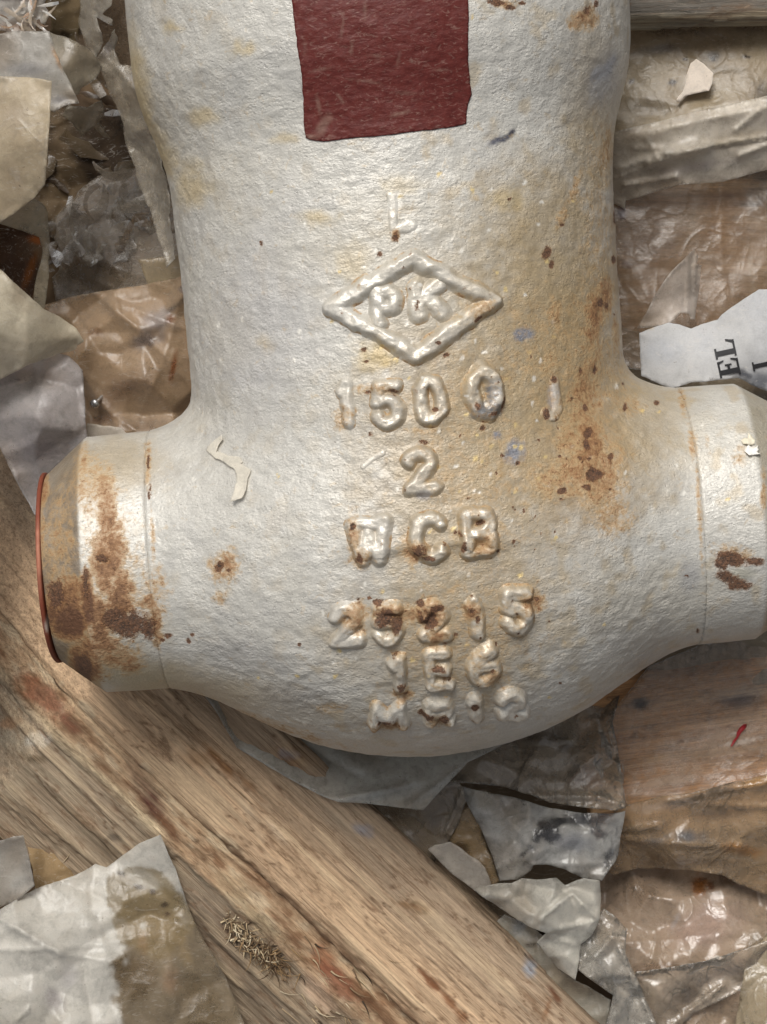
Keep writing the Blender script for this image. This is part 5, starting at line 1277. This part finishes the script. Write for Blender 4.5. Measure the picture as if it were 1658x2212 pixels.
sheet('film_sheet', 'clear folded film over the pink brown film, with a straight dark fold line', 'plastic film', [(1375, 2100), (1440, 2092), (1520, 2078), (1600, 2052), (1660, 2030), (1720, 2060), (1650, 2110), (1580, 2150), (1500, 2190), (1440, 2250), (1420, 2340), (1370, 2340), (1362, 2200)],
      [(1380, 2110, -408), (1500, 2085, -372), (1660, 2035, -372), (1560, 2150, -392), (1430, 2250, -400)], S(206, 190, 168), .5, M_GLOSS, fac=(70, 12), cr=(8, 9), crw=7, crang=-30, seed=55, rag=1.5,
      folds=[(1370, 2104, 1560, 2072, 5, 16), (1440, 2225, 1560, 2130, 7, 14)], blobs=[(1490, 2150, 40, 30, -40, S(120, 98, 74), .6, .7, .8), (1560, 2100, 70, 20, -20, S(214, 196, 178), .6, .8, .8)])

# filler packing deep between the pieces
sheet('film_sheet', 'dark creased film at the bottom of the heap beneath the valve', 'plastic film', [(60, 900), (500, 900), (1400, 900), (1600, 1500), (1500, 2000), (1000, 2000), (600, 1600), (300, 1400), (60, 1200)],
      [(200, 1000, -700), (1000, 1100, -640), (1400, 1400, -600), (1200, 1900, -560), (800, 1700, -600)], S(112, 98, 80), 1.0, M_PAPER, fac=(120, 30), cr=(10, 20), seed=71, step=16)

def shreds(name, n, region, zlo, zhi, cols, seed, Ls=(30, 90), w0=(5, 14), op=.7):
    rs = np.random.RandomState(seed)
    poly = np.array(region, float); lo, hi = poly.min(0), poly.max(0)
    vs, fs, cs = [], [], []
    k = 0
    while k < n:
        x, y = rs.uniform(lo, hi)
        if not inside(poly, np.array([x]), np.array([y]))[0]: continue
        k += 1
        a = rs.uniform(0, 2 * math.pi); L = rs.uniform(*Ls); w = rs.uniform(*w0); bend = rs.uniform(-1.2, 1.2)
        z = rs.uniform(zlo, zhi); sl = rs.uniform(-.5, .5); arch = rs.uniform(-.3, .3) * L
        b = len(vs); m = 7
        for j in range(m):
            f = j / (m - 1); aa = a + bend * f
            cx, cy = x + math.cos(aa) * L * (f - .5), y + math.sin(aa) * L * (f - .5)
            hw = w * ((1 - f ** 2.5) * .8 + .1) * rs.uniform(.45, 1.25)
            zz = z + sl * L * (f - .5) + arch * (1 - (2 * f - 1) ** 2)
            tw = rs.uniform(-.4, .4)
            vs += [(cx - math.sin(aa) * hw, cy + math.cos(aa) * hw, zz + hw * tw), (cx, cy, zz + hw * .25), (cx + math.sin(aa) * hw, cy - math.cos(aa) * hw, zz - hw * tw)]
        for j in range(m - 1):
            q = b + 3 * j
            fs += [[q, q + 1, q + 4, q + 3], [q + 1, q + 2, q + 5, q + 4]]
        cs += [cols[rs.randint(len(cols))] * rs.uniform(.75, 1.1)] * (3 * m)
    vs = np.array(vs)
    o = link_mesh(name, P(vs[:, 0], vs[:, 1], vs[:, 2]), fs, M_FILM, attrs=dict(paint=np.array(cs), opacity=np.full(len(vs), op)))
    o['kind'] = 'stuff'
    return o
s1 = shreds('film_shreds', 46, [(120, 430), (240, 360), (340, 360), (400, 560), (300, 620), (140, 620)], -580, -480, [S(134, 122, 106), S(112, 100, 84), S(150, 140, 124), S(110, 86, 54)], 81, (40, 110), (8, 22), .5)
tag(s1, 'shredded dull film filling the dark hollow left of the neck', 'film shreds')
s3 = shreds('film_shreds', 26, [(-20, 0), (110, -20), (116, 50), (60, 78), (0, 76)], -150, -100, [S(226, 222, 214), S(206, 190, 170), S(180, 150, 124)], 83, (20, 70), (2, 6), .9)
tag(s3, 'white splintered slivers in the upper corner', 'film shreds')
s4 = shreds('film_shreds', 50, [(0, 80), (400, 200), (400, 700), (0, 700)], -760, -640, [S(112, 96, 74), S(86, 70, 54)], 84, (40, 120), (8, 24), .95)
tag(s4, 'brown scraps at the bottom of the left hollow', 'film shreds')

# ------------------------------------------------------------------ loose small things
# scrap of tape stuck on the body
def lift(x, y):
    return 1.5 + 5 * np.abs(np.sin((x - 447) / 26.0)) + 9 * smooth(1035, 1085, y)
coat('tape_scrap', [(447, 972), (453, 962), (460, 954), (472, 947), (486, 941), (489, 949), (480, 962), (476, 972), (500, 981), (523, 989), (526, 999), (521, 1003), (533, 1010), (546, 1015), (543, 1028), (539, 1050), (533, 1075), (522, 1080), (513, 1085), (515, 1052), (518, 1025), (510, 1009), (492, 999), (473, 990), (460, 981)],
     0.9, M_PAPER, lambda x, y: dict(paint=np.tile(S(230, 224, 210), (len(x), 1)), opacity=np.full(len(x), .72)), step=2.6, rag=5, parent=None, extra=lift)
tag(bpy.data.objects['tape_scrap'], 'zigzag scrap of cream film stuck on the left shoulder of the valve', 'film scrap')
def flake(poly, label, col, seed):
    o = coat('paint_flake', poly, 1.4, M_CHIP, lambda x, y: dict(paint=np.tile(col, (len(x), 1))), step=4, rag=.8, parent=None, f=sdf_full, seed=seed, extra=lambda x, y: 3 + 7 * np.abs(np.sin(x / 7.0) * np.cos(y / 9.0)))
    tag(o, label, 'paint flake', 'paint flakes on the pipe end')
flake([(1601, 955), (1608, 948), (1615, 951), (1617, 940), (1626, 946), (1631, 953), (1630, 962), (1618, 966), (1606, 962)], 'upper white paint flake curling off the right pipe end', S(226, 218, 196), 91)
flake([(1608, 976), (1616, 966), (1632, 970), (1638, 962), (1648, 974), (1643, 988), (1630, 985), (1618, 988)], 'lower white paint flake curling off the right pipe end', S(234, 230, 222), 92)

# little screw with a domed bright head
def screw():
    prof = [(0.1, 9), (5, 8.4), (9, 6.2), (11.5, 2.5), (11.8, 0), (10, -2), (5, -3), (4.4, -5), (4.4, -44), (2.4, -56), (0.1, -62)]
    NS = 28; vs = []; fs = []
    for r, z in prof:
        for k in range(NS):
            a = 2 * math.pi * k / NS
            rr = r if z > -6 or k % 7 else r * 1.0
            vs.append((rr * math.cos(a), rr * math.sin(a), z))
    for i in range(len(prof) - 1):
        for k in range(NS):
            fs.append([(i + 1) * NS + k, (i + 1) * NS + (k + 1) % NS, i * NS + (k + 1) % NS, i * NS + k])
    o = link_mesh('screw', np.array(vs) * U, fs, M_STEEL, attrs=dict(paint=np.tile(S(196, 196, 196), (len(vs), 1))))
    p = P(np.array([205.]), np.array([872.]), np.array([-318.]))[0]
    o.location = tuple(p); o.rotation_euler = (0.5, -0.4, 0)
    tag(o, 'small screw with a bright domed head poking out of the tan film', 'screw')
    sl_ = [(-9, -1.6, 9.4), (9, -1.6, 9.4), (9, 1.6, 9.4), (-9, 1.6, 9.4), (-9, -1.6, 7.5), (9, -1.6, 7.5), (9, 1.6, 7.5), (-9, 1.6, 7.5)]
screw()

# red plastic bit on the plank
def red_bit():
    pts = [(1610, 1566, 5), (1605, 1573, 8), (1598, 1582, 6), (1594, 1592, 3), (1588, 1600, 4), (1581, 1612, 2)]
    vs, fs = [], []
    for x, y, r in pts:
        for k in range(8):
            a = 2 * math.pi * k / 8
            vs.append((x + r * math.cos(a) * .9, y + r * math.sin(a) * .35, -398 + r * .45 * math.sin(a) + 4))
    for i in range(len(pts) - 1):
        for k in range(8):
            fs.append([i * 8 + k, i * 8 + (k + 1) % 8, (i + 1) * 8 + (k + 1) % 8, (i + 1) * 8 + k])
    fs += [list(range(8)), list(range(40, 48))[::-1]]
    vs = np.array(vs, float)
    o = link_mesh('plastic_chip', P(vs[:, 0], vs[:, 1], vs[:, 2]), fs, M_CHIP, attrs=dict(paint=np.tile(S(170, 44, 48), (len(vs), 1))))
    tag(o, 'small red plastic sliver lying on the orange brown plank', 'plastic chip')
red_bit()
